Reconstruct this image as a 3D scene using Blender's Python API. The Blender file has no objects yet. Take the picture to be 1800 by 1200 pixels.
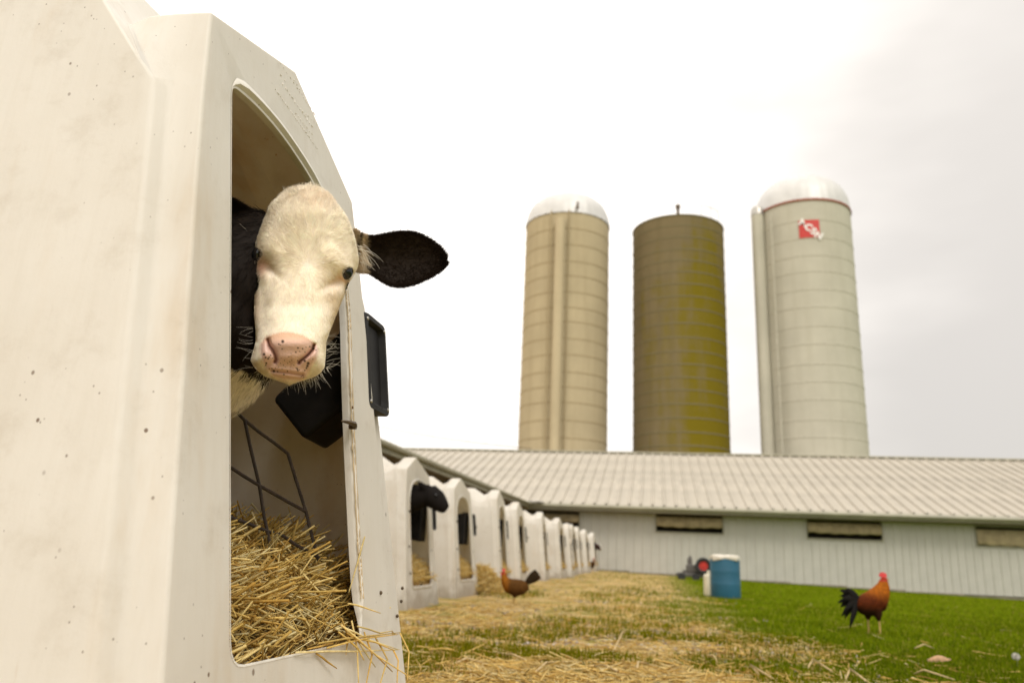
import bpy, bmesh, math, random
import numpy as np
from mathutils import Vector, Matrix

# ------------------------------------------------------------------ camera, world, sun, exposure
scene = bpy.context.scene
COL = scene.collection
FPX = 1362.0
_Z = np.array([212, 5076, -1362.0]); _Z /= np.linalg.norm(_Z)
_Y = np.array([253, -376.0, -1362]); _Y -= _Z * (_Y @ _Z); _Y /= np.linalg.norm(_Y)
_X = np.cross(_Y, _Z)
RC = np.array([_X, _Y, _Z])          # rows: world axes in camera coordinates
CAM = np.array([0.0, 0.0, 0.55])

cd = bpy.data.cameras.new('camera')
cam = bpy.data.objects.new('camera', cd); COL.objects.link(cam); scene.camera = cam
cd.sensor_width = 36.0; cd.lens = FPX / 1800 * 36
M3 = Matrix([list(r) for r in RC])   # camera -> world
cam.matrix_world = Matrix.Translation(Vector(CAM)) @ M3.to_4x4()
cd.clip_start = 0.02; cd.clip_end = 3000
cd.dof.use_dof = True; cd.dof.focus_distance = 1.5; cd.dof.aperture_fstop = 3.9

world = bpy.data.worlds.new('World'); scene.world = world; world.use_nodes = True
nt = world.node_tree; nt.nodes.clear()
W = nt.nodes.new; L = nt.links.new
out = W('ShaderNodeOutputWorld'); bg = W('ShaderNodeBackground'); L(bg.outputs[0], out.inputs[0])
sky = W('ShaderNodeTexSky'); sky.sky_type = 'NISHITA'; sky.sun_disc = False
SUN_EL, SUN_AZ = math.radians(48), math.radians(146)      # azimuth clockwise from +Y
sky.sun_elevation = SUN_EL; sky.sun_rotation = SUN_AZ
skyd = W('ShaderNodeVectorMath'); skyd.operation = 'SCALE'; skyd.inputs['Scale'].default_value = 0.09
L(sky.outputs[0], skyd.inputs[0])
tc = W('ShaderNodeTexCoord')
sep = W('ShaderNodeSeparateXYZ'); L(tc.outputs['Generated'], sep.inputs[0])
# overcast deck: brighter towards the zenith
el = W('ShaderNodeMapRange'); el.inputs['From Min'].default_value = -0.05; el.inputs['From Max'].default_value = 1.0
el.inputs['To Min'].default_value = 1.0; el.inputs['To Max'].default_value = 1.55
L(sep.outputs['Z'], el.inputs['Value'])
# thin white veil to the north-west, thicker grey cloud to the north-east, continuing all round
dirn = W('ShaderNodeVectorMath'); dirn.operation = 'DOT_PRODUCT'
dirn.inputs[1].default_value = (0.93, 0.30, 0.12)
L(tc.outputs['Generated'], dirn.inputs[0])
mapn = W('ShaderNodeMapping'); mapn.inputs['Scale'].default_value = (1.0, 1.0, 2.6)
L(tc.outputs['Generated'], mapn.inputs[0])
ns = W('ShaderNodeTexNoise'); ns.inputs['Scale'].default_value = 1.9; ns.inputs['Detail'].default_value = 4; ns.inputs['Roughness'].default_value = 0.45
L(mapn.outputs[0], ns.inputs['Vector'])
sm = W('ShaderNodeMath'); sm.operation = 'MULTIPLY_ADD'; sm.inputs[1].default_value = 0.9
L(ns.outputs['Fac'], sm.inputs[0]); L(dirn.outputs['Value'], sm.inputs[2])
cl = W('ShaderNodeMapRange'); cl.interpolation_type = 'SMOOTHSTEP'
cl.inputs['From Min'].default_value = 0.60; cl.inputs['From Max'].default_value = 1.10
cl.inputs['To Min'].default_value = 1.0; cl.inputs['To Max'].default_value = 0.52
L(sm.outputs[0], cl.inputs['Value'])
mm = W('ShaderNodeMath'); mm.operation = 'MULTIPLY'; L(el.outputs[0], mm.inputs[0]); L(cl.outputs[0], mm.inputs[1])
cc = W('ShaderNodeVectorMath'); cc.operation = 'SCALE'; cc.inputs[0].default_value = (1.14, 1.075, 1.00)
L(mm.outputs[0], cc.inputs['Scale'])
mixw = W('ShaderNodeMix'); mixw.data_type = 'RGBA'; mixw.inputs['Factor'].default_value = 0.93
L(skyd.outputs[0], mixw.inputs['A']); L(cc.outputs[0], mixw.inputs['B'])
L(mixw.outputs['Result'], bg.inputs['Color']); bg.inputs['Strength'].default_value = 1.0

sl = bpy.data.lights.new('sun', 'SUN'); sl.energy = 1.35; sl.angle = math.radians(22); sl.color = (1.0, 0.96, 0.91)
sun = bpy.data.objects.new('sun', sl); COL.objects.link(sun)
sd = Vector((math.sin(SUN_AZ) * math.cos(SUN_EL), math.cos(SUN_AZ) * math.cos(SUN_EL), math.sin(SUN_EL)))
sun.rotation_euler = sd.to_track_quat('Z', 'Y').to_euler()

scene.view_settings.view_transform = 'Standard'; scene.view_settings.look = 'None'
scene.view_settings.exposure = 0.25; scene.view_settings.gamma = 1.0
scene.view_settings.use_curve_mapping = False
scene.render.engine = 'CYCLES'
scene.cycles.max_bounces = 8; scene.cycles.use_denoising = True

random.seed(7); rng = np.random.default_rng(7)

# ------------------------------------------------------------------ helpers
def ray(px, py):
    d = RC @ np.array([px - 900.0, 600.0 - py, -FPX]); return d / np.linalg.norm(d)
def on(px, py, ax, v):
    d = ray(px, py); return CAM + d * ((v - CAM[ax]) / d[ax])
def rays(px, py):
    v = np.stack([px - 900.0, 600.0 - py, np.full(np.shape(px), -FPX)], -1) @ RC.T
    return v / np.linalg.norm(v, axis=-1, keepdims=True)

def tag(o, label=None, cat=None, group=None, kind=None):
    if label: o['label'] = label
    if cat: o['category'] = cat
    if group: o['group'] = group
    if kind: o['kind'] = kind
    return o
def link(name, me, mat=None, parent=None):
    o = bpy.data.objects.new(name, me); COL.objects.link(o)
    if mat is not None and me is not None:
        me.materials.clear()
        for m in (mat if isinstance(mat, (list, tuple)) else [mat]): me.materials.append(m)
    if parent is not None: o.parent = parent
    return o
def empty(name, loc=(0, 0, 0), rz=0, label=None, cat=None, group=None):
    o = bpy.data.objects.new(name, None); COL.objects.link(o)
    o.location = loc; o.rotation_euler = (0, 0, rz); o.empty_display_size = 0.2
    return tag(o, label, cat, group)
def kids(o): return [c for c in bpy.data.objects if c.parent == o]
def copy_tree(o, parent=None):
    c = o.copy(); COL.objects.link(c)
    if parent is not None: c.parent = parent
    for k in kids(o): copy_tree(k, c)
    return c

def smooth(me, ang=None):
    me.polygons.foreach_set('use_smooth', np.ones(len(me.polygons), bool))
    if ang is not None:
        me.set_sharp_from_angle(angle=math.radians(ang))
    return me

class MB:
    """collects verts/faces"""
    def __init__(s): s.v = []; s.f = []; s.sm = []
    def add(s, V, F, sm=False):
        n = len(s.v); s.v += [tuple(map(float, p)) for p in V]; s.f += [tuple(i + n for i in f) for f in F]; s.sm += [sm] * len(F); return s
    def box(s, a, b, M=None):
        x0, y0, z0 = a; x1, y1, z1 = b
        V = [(x0, y0, z0), (x1, y0, z0), (x1, y1, z0), (x0, y1, z0), (x0, y0, z1), (x1, y0, z1), (x1, y1, z1), (x0, y1, z1)]
        if M is not None: V = [tuple(M @ Vector(p)) for p in V]
        return s.add(V, [(3, 2, 1, 0), (4, 5, 6, 7), (0, 1, 5, 4), (1, 2, 6, 5), (2, 3, 7, 6), (3, 0, 4, 7)])
    def tube(s, P, R, n=8, cap=True, flat=None):
        P = [np.array(p, float) for p in P]
        if not hasattr(R, '__len__'): R = [R] * len(P)
        V = []; prev = None
        for i, p in enumerate(P):
            t = (P[min(i + 1, len(P) - 1)] - P[max(i - 1, 0)]); t /= (np.linalg.norm(t) + 1e-9)
            if prev is None:
                a = np.array([0, 0, 1.0]) if abs(t[2]) < 0.9 else np.array([1.0, 0, 0])
                u = np.cross(t, a)
            else: u = prev - t * (prev @ t)
            u /= np.linalg.norm(u); prev = u; w = np.cross(t, u)
            ru, rw = (R[i] if hasattr(R[i], '__len__') else (R[i], R[i]))
            for k in range(n):
                an = 2 * math.pi * k / n; V.append(p + u * math.cos(an) * ru + w * math.sin(an) * rw)
        F = []
        for i in range(len(P) - 1):
            for k in range(n):
                F.append((i * n + k, i * n + (k + 1) % n, (i + 1) * n + (k + 1) % n, (i + 1) * n + k))
        if cap:
            F.append(tuple(range(n))[::-1]); F.append(tuple(range((len(P) - 1) * n, len(P) * n)))
        return s.add(V, F, True)
    def lathe(s, prof, c=(0, 0, 0), n=32, M=None):
        V = []; F = []
        for r, z in prof:
            for k in range(n):
                a = 2 * math.pi * k / n; p = Vector((r * math.cos(a), r * math.sin(a), z))
                if M is not None: p = M @ p
                V.append((p[0] + c[0], p[1] + c[1], p[2] + c[2]))
        for i in range(len(prof) - 1):
            for k in range(n): F.append((i * n + k, i * n + (k + 1) % n, (i + 1) * n + (k + 1) % n, (i + 1) * n + k))
        return s.add(V, F, True)
    def ball(s, c, r, n=12, M=None):
        rx, ry, rz = r if hasattr(r, '__len__') else (r, r, r)
        V = []; F = []; m = n
        for i in range(m + 1):
            ph = math.pi * i / m
            for k in range(n):
                a = 2 * math.pi * k / n; p = Vector((rx * math.sin(ph) * math.cos(a), ry * math.sin(ph) * math.sin(a), rz * math.cos(ph)))
                if M is not None: p = M @ p
                V.append((p[0] + c[0], p[1] + c[1], p[2] + c[2]))
        for i in range(m):
            for k in range(n): F.append(((i + 1) * n + k, (i + 1) * n + (k + 1) % n, i * n + (k + 1) % n, i * n + k))
        return s.add(V, F, True)
    def mesh(s, name):
        me = bpy.data.meshes.new(name); me.from_pydata(s.v, [], s.f)
        me.polygons.foreach_set('use_smooth', np.array(s.sm, bool)); me.update(); return me
    def build(s, name, mat, parent=None, bevel=None, ang=40):
        me = s.mesh(name); me.set_sharp_from_angle(angle=math.radians(ang))
        o = link(name, me, mat, parent)
        if bevel:
            b = o.modifiers.new('bevel', 'BEVEL'); b.width = bevel; b.segments = 2; b.limit_method = 'ANGLE'; b.angle_limit = math.radians(35)
        return o

def fast_mesh(name, V, quads, cols=None, sm=False, attr='col'):
    """V (n,3), quads (m,4) numpy"""
    me = bpy.data.meshes.new(name)
    V = np.asarray(V, np.float32); quads = np.asarray(quads, np.int32)
    k = quads.shape[1]
    me.vertices.add(len(V)); me.vertices.foreach_set('co', V.ravel())
    me.loops.add(quads.size); me.loops.foreach_set('vertex_index', quads.ravel())
    me.polygons.add(len(quads)); me.polygons.foreach_set('loop_start', np.arange(0, quads.size, k, dtype=np.int32))
    me.polygons.foreach_set('use_smooth', np.full(len(quads), sm))
    me.update(calc_edges=True)
    if cols is not None:
        a = me.attributes.new(attr, 'FLOAT_COLOR', 'POINT')
        c = np.ones((len(V), 4), np.float32); c[:, :3] = cols; a.data.foreach_set('color', c.ravel())
    return me

# ------------------------------------------------------------------ materials
class NT:
    def __init__(s, name, rand=False):
        s.rand = rand; s.m = bpy.data.materials.new(name); s.m.use_nodes = True; s.t = s.m.node_tree
        s.p = s.t.nodes['Principled BSDF']; s.o = s.t.nodes['Material Output']; s._tc = None
    def n(s, typ, **k):
        nd = s.t.nodes.new(typ)
        for a, b in k.items(): setattr(nd, a, b)
        return nd
    def l(s, a, b): s.t.links.new(a, b)
    def co(s, scale=(1, 1, 1), kind='Object'):
        if s._tc is None: s._tc = s.n('ShaderNodeTexCoord')
        mp = s.n('ShaderNodeMapping'); mp.inputs['Scale'].default_value = scale
        src = s._tc.outputs[kind]
        if s.rand:
            if not hasattr(s, '_rv'):
                oi = s.n('ShaderNodeObjectInfo'); sc = s.n('ShaderNodeVectorMath'); sc.operation = 'SCALE'; sc.inputs[0].default_value = (37.0, 23.0, 0.0); s.l(oi.outputs['Random'], sc.inputs['Scale'])
                ad = s.n('ShaderNodeVectorMath'); ad.operation = 'ADD'; s.l(src, ad.inputs[0]); s.l(sc.outputs[0], ad.inputs[1]); s._rv = ad.outputs[0]
            src = s._rv
        s.l(src, mp.inputs[0]); return mp.outputs[0]
    def noise(s, sc, det=3, ro=0.5, scale=(1, 1, 1), kind='Object'):
        nd = s.n('ShaderNodeTexNoise'); nd.inputs['Scale'].default_value = sc; nd.inputs['Detail'].default_value = det
        nd.inputs['Roughness'].default_value = ro; s.l(s.co(scale, kind), nd.inputs['Vector']); return nd.outputs['Fac']
    def rng(s, v, a, b, c=0.0, d=1.0, smooth=False):
        nd = s.n('ShaderNodeMapRange');
        if smooth: nd.interpolation_type = 'SMOOTHSTEP'
        for k, x in zip(('From Min', 'From Max', 'To Min', 'To Max'), (a, b, c, d)): nd.inputs[k].default_value = x
        s.l(v, nd.inputs['Value']); return nd.outputs[0]
    def mix(s, f, a, b, mode='MIX'):
        nd = s.n('ShaderNodeMix'); nd.data_type = 'RGBA'; nd.blend_type = mode
        for x, k in ((f, 'Factor'), (a, 'A'), (b, 'B')):
            i = nd.inputs[k] if k != 'Factor' else nd.inputs[0]
            i = {'Factor': nd.inputs[0], 'A': nd.inputs[6], 'B': nd.inputs[7]}[k]
            if isinstance(x, (tuple, list)): i.default_value = (*x, 1) if len(x) == 3 else x
            elif isinstance(x, (int, float)): i.default_value = x
            else: s.l(x, i)
        return nd.outputs[2]
    def math(s, op, a, b=0.0):
        nd = s.n('ShaderNodeMath'); nd.operation = op
        for i, x in enumerate((a, b)):
            if isinstance(x, (int, float)): nd.inputs[i].default_value = x
            else: s.l(x, nd.inputs[i])
        return nd.outputs[0]
    def bump(s, h, st=0.3, dist=0.002):
        b = s.n('ShaderNodeBump'); b.inputs['Strength'].default_value = st; b.inputs['Distance'].default_value = dist
        s.l(h, b.inputs['Height']); s.l(b.outputs[0], s.p.inputs['Normal']); return b
    def col(s, c):
        if isinstance(c, (tuple, list)): s.p.inputs['Base Color'].default_value = (*c, 1)
        else: s.l(c, s.p.inputs['Base Color'])
    def set(s, rough=0.6, metal=0.0, spec=None, sheen=None):
        s.p.inputs['Roughness'].default_value = rough; s.p.inputs['Metallic'].default_value = metal
        if spec is not None: s.p.inputs['Specular IOR Level'].default_value = spec
        return s.m

def simple(name, c, rough=0.6, metal=0.0, var=0.15, sc=8.0, bump=0.0, spec=None):
    g = NT(name); f = g.rng(g.noise(sc, 4, 0.6), 0.3, 0.7)
    a = tuple(x * (1 - var) for x in c); b = tuple(min(1, x * (1 + var)) for x in c)
    g.col(g.mix(f, a, b))
    if bump: g.bump(g.noise(sc * 6, 3, 0.6), bump, 0.002)
    return g.set(rough, metal, spec)
def attr_mat(name, attr='col', rough=0.6, spec=0.3, var=0.0, trans=0.0):
    g = NT(name); a = g.n('ShaderNodeAttribute'); a.attribute_name = attr
    c = a.outputs['Color']
    if var:
        c = g.mix(g.rng(g.noise(60, 3, 0.6), 0.35, 0.65, 0, 1), c, g.mix(1.0, c, (1 - var, 1 - var, 1 - var * 1.1), 'MULTIPLY'))
    g.col(c); m = g.set(rough, 0, spec)
    if trans:
        tr = g.n('ShaderNodeBsdfTranslucent'); g.l(c, tr.inputs['Color'])
        ms = g.n('ShaderNodeMixShader'); ms.inputs[0].default_value = trans
        g.l(g.p.outputs[0], ms.inputs[1]); g.l(tr.outputs[0], ms.inputs[2]); g.l(ms.outputs[0], g.o.inputs[0])
    return m

def hutch_plastic(name, dirt=1.0, trans=0.10, tint=(1.0, 0.86, 0.62)):
    g = NT(name, True)
    base = g.mix(g.rng(g.noise(2.2, 4, 0.55), 0.35, 0.68), (0.825, 0.800, 0.740), (0.755, 0.715, 0.635))
    # broad yellow-brown stains running down
    st = g.rng(g.noise(5.0, 5, 0.6, scale=(1, 1, 0.22)), 0.54, 0.78, 0, 0.45 * dirt, True)
    base = g.mix(st, base, (0.60, 0.43, 0.22))
    # fine vertical grain and scratches
    gr = g.rng(g.noise(60, 3, 0.7, scale=(1, 1, 0.05)), 0.45, 0.75, 0, 0.08 * dirt)
    base = g.mix(gr, base, (0.50, 0.42, 0.28))
    # grubby film in patches
    pz = g.rng(g.noise(9, 6, 0.7), 0.50, 0.74, 0, 0.24 * dirt, True)
    base = g.mix(pz, base, (0.46, 0.38, 0.26))
    # specks of mud, two sizes
    for sc, th, k in ((22.0, 0.075, 0.85), (55.0, 0.10, 0.55), (11.0, 0.06, 0.75)):
        vo = g.n('ShaderNodeTexVoronoi'); vo.inputs['Scale'].default_value = sc; g.l(g.co((1, 1, 0.8)), vo.inputs['Vector'])
        dot = g.rng(vo.outputs['Distance'], th * 0.5, th, 1, 0, True)
        pick = g.rng(vo.outputs['Color'], 0.50, 0.54, 0, 1)
        nd = g.math('MULTIPLY', g.math('MULTIPLY', dot, pick), g.rng(g.noise(3.1, 2), 0.34, 0.52, 0, k * dirt))
        base = g.mix(nd, base, (0.13, 0.065, 0.025))
    # mud splashed up from the ground
    tz = g.n('ShaderNodeTexCoord'); sz = g.n('ShaderNodeSeparateXYZ'); g.l(tz.outputs['Object'], sz.inputs[0])
    hh_ = g.math('ADD', sz.outputs['Z'], g.math('MULTIPLY', g.math('SUBTRACT', g.noise(7, 5, .65), .5), -.5))
    base = g.mix(g.rng(hh_, 0.0, 0.24, 0.55, 0.0, True), base, (0.33, 0.25, 0.14))
    # few rusty drips
    dr = g.rng(g.noise(26, 4, 0.6, scale=(1, 1, 0.12)), 0.70, 0.76, 0, 0.75 * dirt, True)
    base = g.mix(g.math('MULTIPLY', dr, g.rng(g.noise(3.7, 2), 0.52, 0.60)), base, (0.45, 0.24, 0.08))
    g.col(base)
    h = g.math('ADD', g.math('MULTIPLY', g.noise(14, 5, 0.65), 0.7), g.math('MULTIPLY', g.noise(160, 2, 0.6, scale=(1, 1, 0.3)), 0.12))
    g.bump(h, 0.35, 0.004)
    m = g.set(0.48, 0, 0.35)
    tr = g.n('ShaderNodeBsdfTranslucent'); g.l(g.mix(1.0, base, tint, 'MULTIPLY'), tr.inputs['Color'])
    ms = g.n('ShaderNodeMixShader'); ms.inputs[0].default_value = trans
    g.l(g.p.outputs[0], ms.inputs[1]); g.l(tr.outputs[0], ms.inputs[2]); g.l(ms.outputs[0], g.o.inputs[0])
    return m
M = {}
M['hutch'] = hutch_plastic('hutch_plastic', 1.0, 0.20)
M['hutch_far'] = hutch_plastic('hutch_plastic_far', 0.9, 0.40, (1.0, .95, .82))
M['hutch_rim'] = hutch_plastic('hutch_plastic_stained', 2.2, 0.1)
M['lip'] = simple('stained_rim', (0.58, 0.45, 0.27), 0.6, var=0.35, sc=26, bump=0.3)
M['black_plastic'] = simple('black_plastic', (0.012, 0.011, 0.010), 0.5, var=0.4, sc=12, spec=0.15)
M['rod'] = simple('rusty_steel_rod', (0.040, 0.026, 0.018), 0.6, 0.2, 0.5, 40, 0.4)
M['bolt'] = simple('weathered_bolt_steel', (0.12, 0.09, 0.06), 0.45, 0.8, 0.3, 60)
M['steel'] = simple('galvanised_steel', (0.42, 0.40, 0.36), 0.4, 0.6, 0.2, 10)
M['straw'] = attr_mat('straw', rough=0.5, spec=0.15, var=0.25, trans=0.2)
M['grass'] = attr_mat('grass', rough=0.9, spec=0.03, trans=0.3)
M['pebble'] = attr_mat('pebble', rough=0.8, spec=0.2, var=0.2)

# ------------------------------------------------------------------ ground
def S(t, a, b):
    t = np.clip((t - a) / (b - a), 0, 1); return t * t * (3 - 2 * t)
def gz(x, y):
    x = np.asarray(x, float); y = np.asarray(y, float)
    return -0.0045 * np.clip(y - 8, 0, 40) - 0.0235 * np.clip(x + 2, 0, 20) * S(y, 5, 15)
def axis_pts(lo, hi, mid, n=70):
    a = np.linspace(0, 1, n) ** 2.2
    return np.unique(np.concatenate([mid - (mid - lo) * a, mid + (hi - mid) * a]))
gx = axis_pts(-900, 900, 0.0, 110); gy = axis_pts(-900, 1500, 6.0, 130)
GX, GY = np.meshgrid(gx, gy)
def wob(x, y): return 0.012 * np.sin(x * 2.1 + y * 0.7) * np.cos(y * 1.7 - x * 0.6) + 0.008 * np.sin(x * 5.3) * np.sin(y * 4.1)
GZ = gz(GX, GY) + wob(GX, GY) * (np.hypot(GX, GY) < 60)
V = np.stack([GX, GY, GZ], -1).reshape(-1, 3); nx, ny = len(gx), len(gy)
ii = (np.arange(ny - 1)[:, None] * nx + np.arange(nx - 1)[None]).ravel()
Q = np.stack([ii, ii + 1, ii + nx + 1, ii + nx], -1)

g = NT('ground_soil')
tcg = g.n('ShaderNodeTexCoord'); sp = g.n('ShaderNodeSeparateXYZ'); g.l(tcg.outputs['Object'], sp.inputs[0])
nz = g.noise(0.9, 5, 0.6); nz2 = g.noise(6, 5, 0.65); nz3 = g.noise(45, 4, 0.7)
# lawn to the right, straw litter and gravel to the left
edge = g.math('ADD', g.math('ADD', sp.outputs['X'], g.math('MULTIPLY', g.math('SUBTRACT', nz, 0.5), 1.6)), g.math('MULTIPLY', g.math('SUBTRACT', nz2, 0.5), 0.9))
near = g.rng(sp.outputs['Y'], 3.0, 5.5, 0.6, 0.0)
lawn = g.rng(g.math('SUBTRACT', edge, near), 0.15, 1.1, 0, 1, True)
strawc = g.mix(g.rng(nz3, 0.35, 0.65), (0.30, 0.20, 0.075), (0.56, 0.41, 0.18))
strawc = g.mix(g.rng(nz2, 0.5, 0.7), strawc, (0.42, 0.31, 0.18))
patch = g.rng(g.noise(1.7, 4, 0.6), 0.46, 0.60, 0, 0.80, True)
strawc = g.mix(patch, strawc, (0.21, 0.19, 0.05))
lawnc = g.mix(g.rng(nz2, 0.3, 0.7), (0.075, 0.112, 0.003), (0.13, 0.165, 0.005))
lawnc = g.mix(g.rng(nz3, 0.55, 0.75, 0, 0.5), lawnc, (0.05, 0.07, 0.012))
g.col(g.mix(lawn, strawc, lawnc)); g.bump(g.math('ADD', nz3, g.math('MULTIPLY', nz2, 2.0)), 0.9, 0.02)
M['ground'] = g.set(1.0, 0, 0.0)
ground = link('ground', fast_mesh('ground', V, Q, sm=True), M['ground']); ground['kind'] = 'structure'

# ------------------------------------------------------------------ calf hutch builder
def hutch_mesh(prof, opening, stations, tilt, z0, name):
    """prof: 10 (y,z) of the front hood; stations: list of (dx, list of 10 (dy,dz)); opening: closed (y,z) loop"""
    bm = bmesh.new()
    rings = []
    for st in stations:
        ring = []
        for (y, z), (dx, dy, dz) in zip(prof, st):
            zz = z + dz; ring.append(bm.verts.new(((z0 - z) * tilt * (1.0 if dx > -0.5 else 0.0) + dx, y + dy, zz)))
        rings.append(ring)
    for a, b in zip(rings, rings[1:]):
        for i in range(len(a) - 1): bm.faces.new((a[i], a[i + 1], b[i + 1], b[i]))
    bm.faces.new(rings[-1])                      # back wall
    ov = [bm.verts.new(((z0 - z) * tilt, y, z)) for y, z in opening]
    # split the face in two ngons: seam at the peak and at the sill
    it = max(range(len(opening)), key=lambda i: opening[i][1])
    ib = min(range(len(opening)), key=lambda i: opening[i][1] + abs(opening[i][0] - prof[5][0]) * 0.05)
    R = rings[0]; n = len(ov)
    pk = 5
    def walk(i, j, d):
        r = [i]
        while i != j: i = (i + d) % n; r.append(i)
        return r
    # opening is ordered: bottom-near -> up near side -> top -> down far side -> bottom-far
    up = walk(ib, it, 1); dn = walk(it, ib, 1)
    basem = bm.verts.new(((z0 - 0) * tilt, opening[ib][0], 0.0))
    f1 = [R[0]] + R[1:pk + 1] + [ov[i] for i in reversed(up)] + [basem]
    f2 = [R[pk]] + R[pk + 1:] + [basem] + [ov[i] for i in reversed(dn)]
    bm.faces.new(f1[::-1]); bm.faces.new(f2[::-1])
    # rolled lip of the doorway: raised bead then return inwards
    me = bpy.data.meshes.new(name)
    bmesh.ops.recalc_face_normals(bm, faces=bm.faces[:])
    bmesh.ops.triangulate(bm, faces=[f for f in bm.faces if len(f.verts) > 12], quad_method='BEAUTY', ngon_method='BEAUTY')
    bm.to_mesh(me); bm.free(); return me

def lip_mesh(opening, z0, tilt, w=0.012, name='door_lip', full=True):
    """a rounded bead swept round the doorway with a return flange inwards"""
    n = len(opening); P = np.array(opening); c = P.mean(0)
    nxt = np.roll(P, -1, 0); prv = np.roll(P, 1, 0); t = nxt - prv; t /= np.linalg.norm(t, axis=1)[:, None]
    nrm = np.stack([t[:, 1], -t[:, 0]], -1)      # in-plane normal
    s = np.sign(((P - c) * nrm).sum(1)); nrm *= s[:, None]   # outwards
    sec = [(2.3, 0.0005), (2.0, 0.002), (1.5, 0.0075), (0.9, 0.0085), (0.55, 0.004), (0.3, 0.0005), (0.0, 0.0015), (-0.25, 0.0005), (-0.33, -0.004), (-0.3, -0.013)]
    V = []; F = []
    ym, yw = P[:, 0].min(), np.ptp(P[:, 0]); zm, zw = P[:, 1].min(), np.ptp(P[:, 1])
    for o, h in sec:
        for i in range(n):
            k = 1.0 if full else max(S((P[i][0] - ym) / yw, .55, .9) * S((P[i][1] - zm) / zw, .0, .10), S((P[i][1] - zm) / zw, .80, .93) * S((P[i][0] - ym) / yw, .0, .06))
            ow = o * w * (k if o > 0 else 1); hh = h * k if h > -.02 else h
            y, z = P[i] + nrm[i] * ow
            V.append(((z0 - z) * tilt + max(hh, -.013) + (.0006 if o > -.3 else 0), y, z))
    for k in range(len(sec) - 1):
        for i in range(n): F.append((k * n + i, k * n + (i + 1) % n, (k + 1) * n + (i + 1) % n, (k + 1) * n + i))
    me = bpy.data.meshes.new(name); me.from_pydata(V, [], F); smooth(me, 50); return me

def round_loop(pts, r, seg=5):
    """pts closed (y,z), radius per point"""
    out = []; n = len(pts)
    for i in range(n):
        p = np.array(pts[i]); a = np.array(pts[i - 1]); b = np.array(pts[(i + 1) % n]); ri = r[i] if hasattr(r, '__len__') else r
        if ri <= 0: out.append(tuple(p)); continue
        da = (a - p); db = (b - p); la, lb = np.linalg.norm(da), np.linalg.norm(db)
        k = min(ri, la * 0.45, lb * 0.45); p0 = p + da / la * k; p1 = p + db / lb * k
        for j in range(seg + 1):
            t = j / seg; q = p0 * (1 - t) ** 2 + 2 * p * t * (1 - t) + p1 * t * t; out.append(tuple(q))
    return out

XH = -0.75; Z0 = 1.41; TILT = 0.135
def wfz(z): return XH + (Z0 - z) * TILT
profM = [(.93, 0), (.956, .371), (1.003, 1.08), (1.018, 1.27), (1.036, 1.432), (1.371, 1.541), (1.692, 1.379), (1.735, 1.165), (1.80, .80), (1.885, 0)]
def st(*rows): return rows
O = 0.0
stM = [
 [(0, 0, 0)] * 10,
 [(-.028, -.003, 0), (-.028, -.003, 0), (-.028, -.003, 0), (-.028, -.003, 0), (-.03, -.002, .0), (-.03, 0, .0), (-.028, .004, .0), (-.028, .006, 0), (-.028, .008, 0), (-.028, .008, 0)],
 [(-.050, -.016, 0), (-.050, -.016, 0), (-.050, -.014, 0), (-.055, -.010, 0), (-.07, -.004, .0), (-.07, 0, .0), (-.045, .06, -.06), (-.032, .115, -.02), (-.032, .125, 0), (-.032, .185, 0)],
 [(-.066, -.040, 0), (-.066, -.040, 0), (-.066, -.036, 0), (-.072, -.030, 0), (-.115, -.006, -.002), (-.12, 0, -.004), (-.06, .09, -.09), (-.05, .125, -.03), (-.05, .135, 0), (-.05, .195, 0)],
 [(-.10, -.046, 0), (-.10, -.046, 0), (-.10, -.042, 0), (-.105, -.038, .045), (-.165, .004, -.010), (-.17, 0, -.030), (-.15, .10, -.09), (-.15, .13, -.03), (-.15, .14, 0), (-.15, .20, 0)],
 [(-.20, -.050, 0), (-.20, -.050, 0), (-.20, -.046, 0), (-.20, -.042, .175), (-.205, .035, .055), (-.20, 0, -.020), (-.26, .06, -.02), (-.26, .13, -.03), (-.26, .14, 0), (-.26, .20, 0)],
 [(-.34, -.055, 0), (-.34, -.055, 0), (-.34, -.050, 0), (-.33, -.046, .30), (-.30, .045, .20), (-.30, 0, .12), (-.36, .06, .0), (-.36, .13, -.03), (-.36, .14, 0), (-.36, .20, 0)],
 [(-1.75, -.055, 0), (-1.75, -.055, 0), (-1.75, -.050, 0), (-1.75, -.046, .30), (-1.75, .045, .20), (-1.75, 0, .12), (-1.75, .06, .0), (-1.75, .13, -.03), (-1.75, .14, 0), (-1.75, .20, 0)],
 [(-1.92, .03, 0), (-1.90, .03, 0), (-1.84, .03, 0), (-1.83, .03, .25), (-1.81, .06, .12), (-1.80, 0, .02), (-1.81, -.02, -.05), (-1.84, .03, -.03), (-1.90, .05, 0), (-1.92, .05, 0)],
]
opM = [(1.118, .365), (1.108, .80), (1.103, 1.333), (1.19, 1.346), (1.285, 1.346), (1.375, 1.332), (1.455, 1.312), (1.53, 1.27), (1.590, 1.19), (1.618, 1.07), (1.614, .80), (1.630, .50), (1.646, .352)]
opM = round_loop(opM, [.04, 0, .022, .05, .05, .05, .05, .05, .05, .05, .1, .1, .03], 4)

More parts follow.
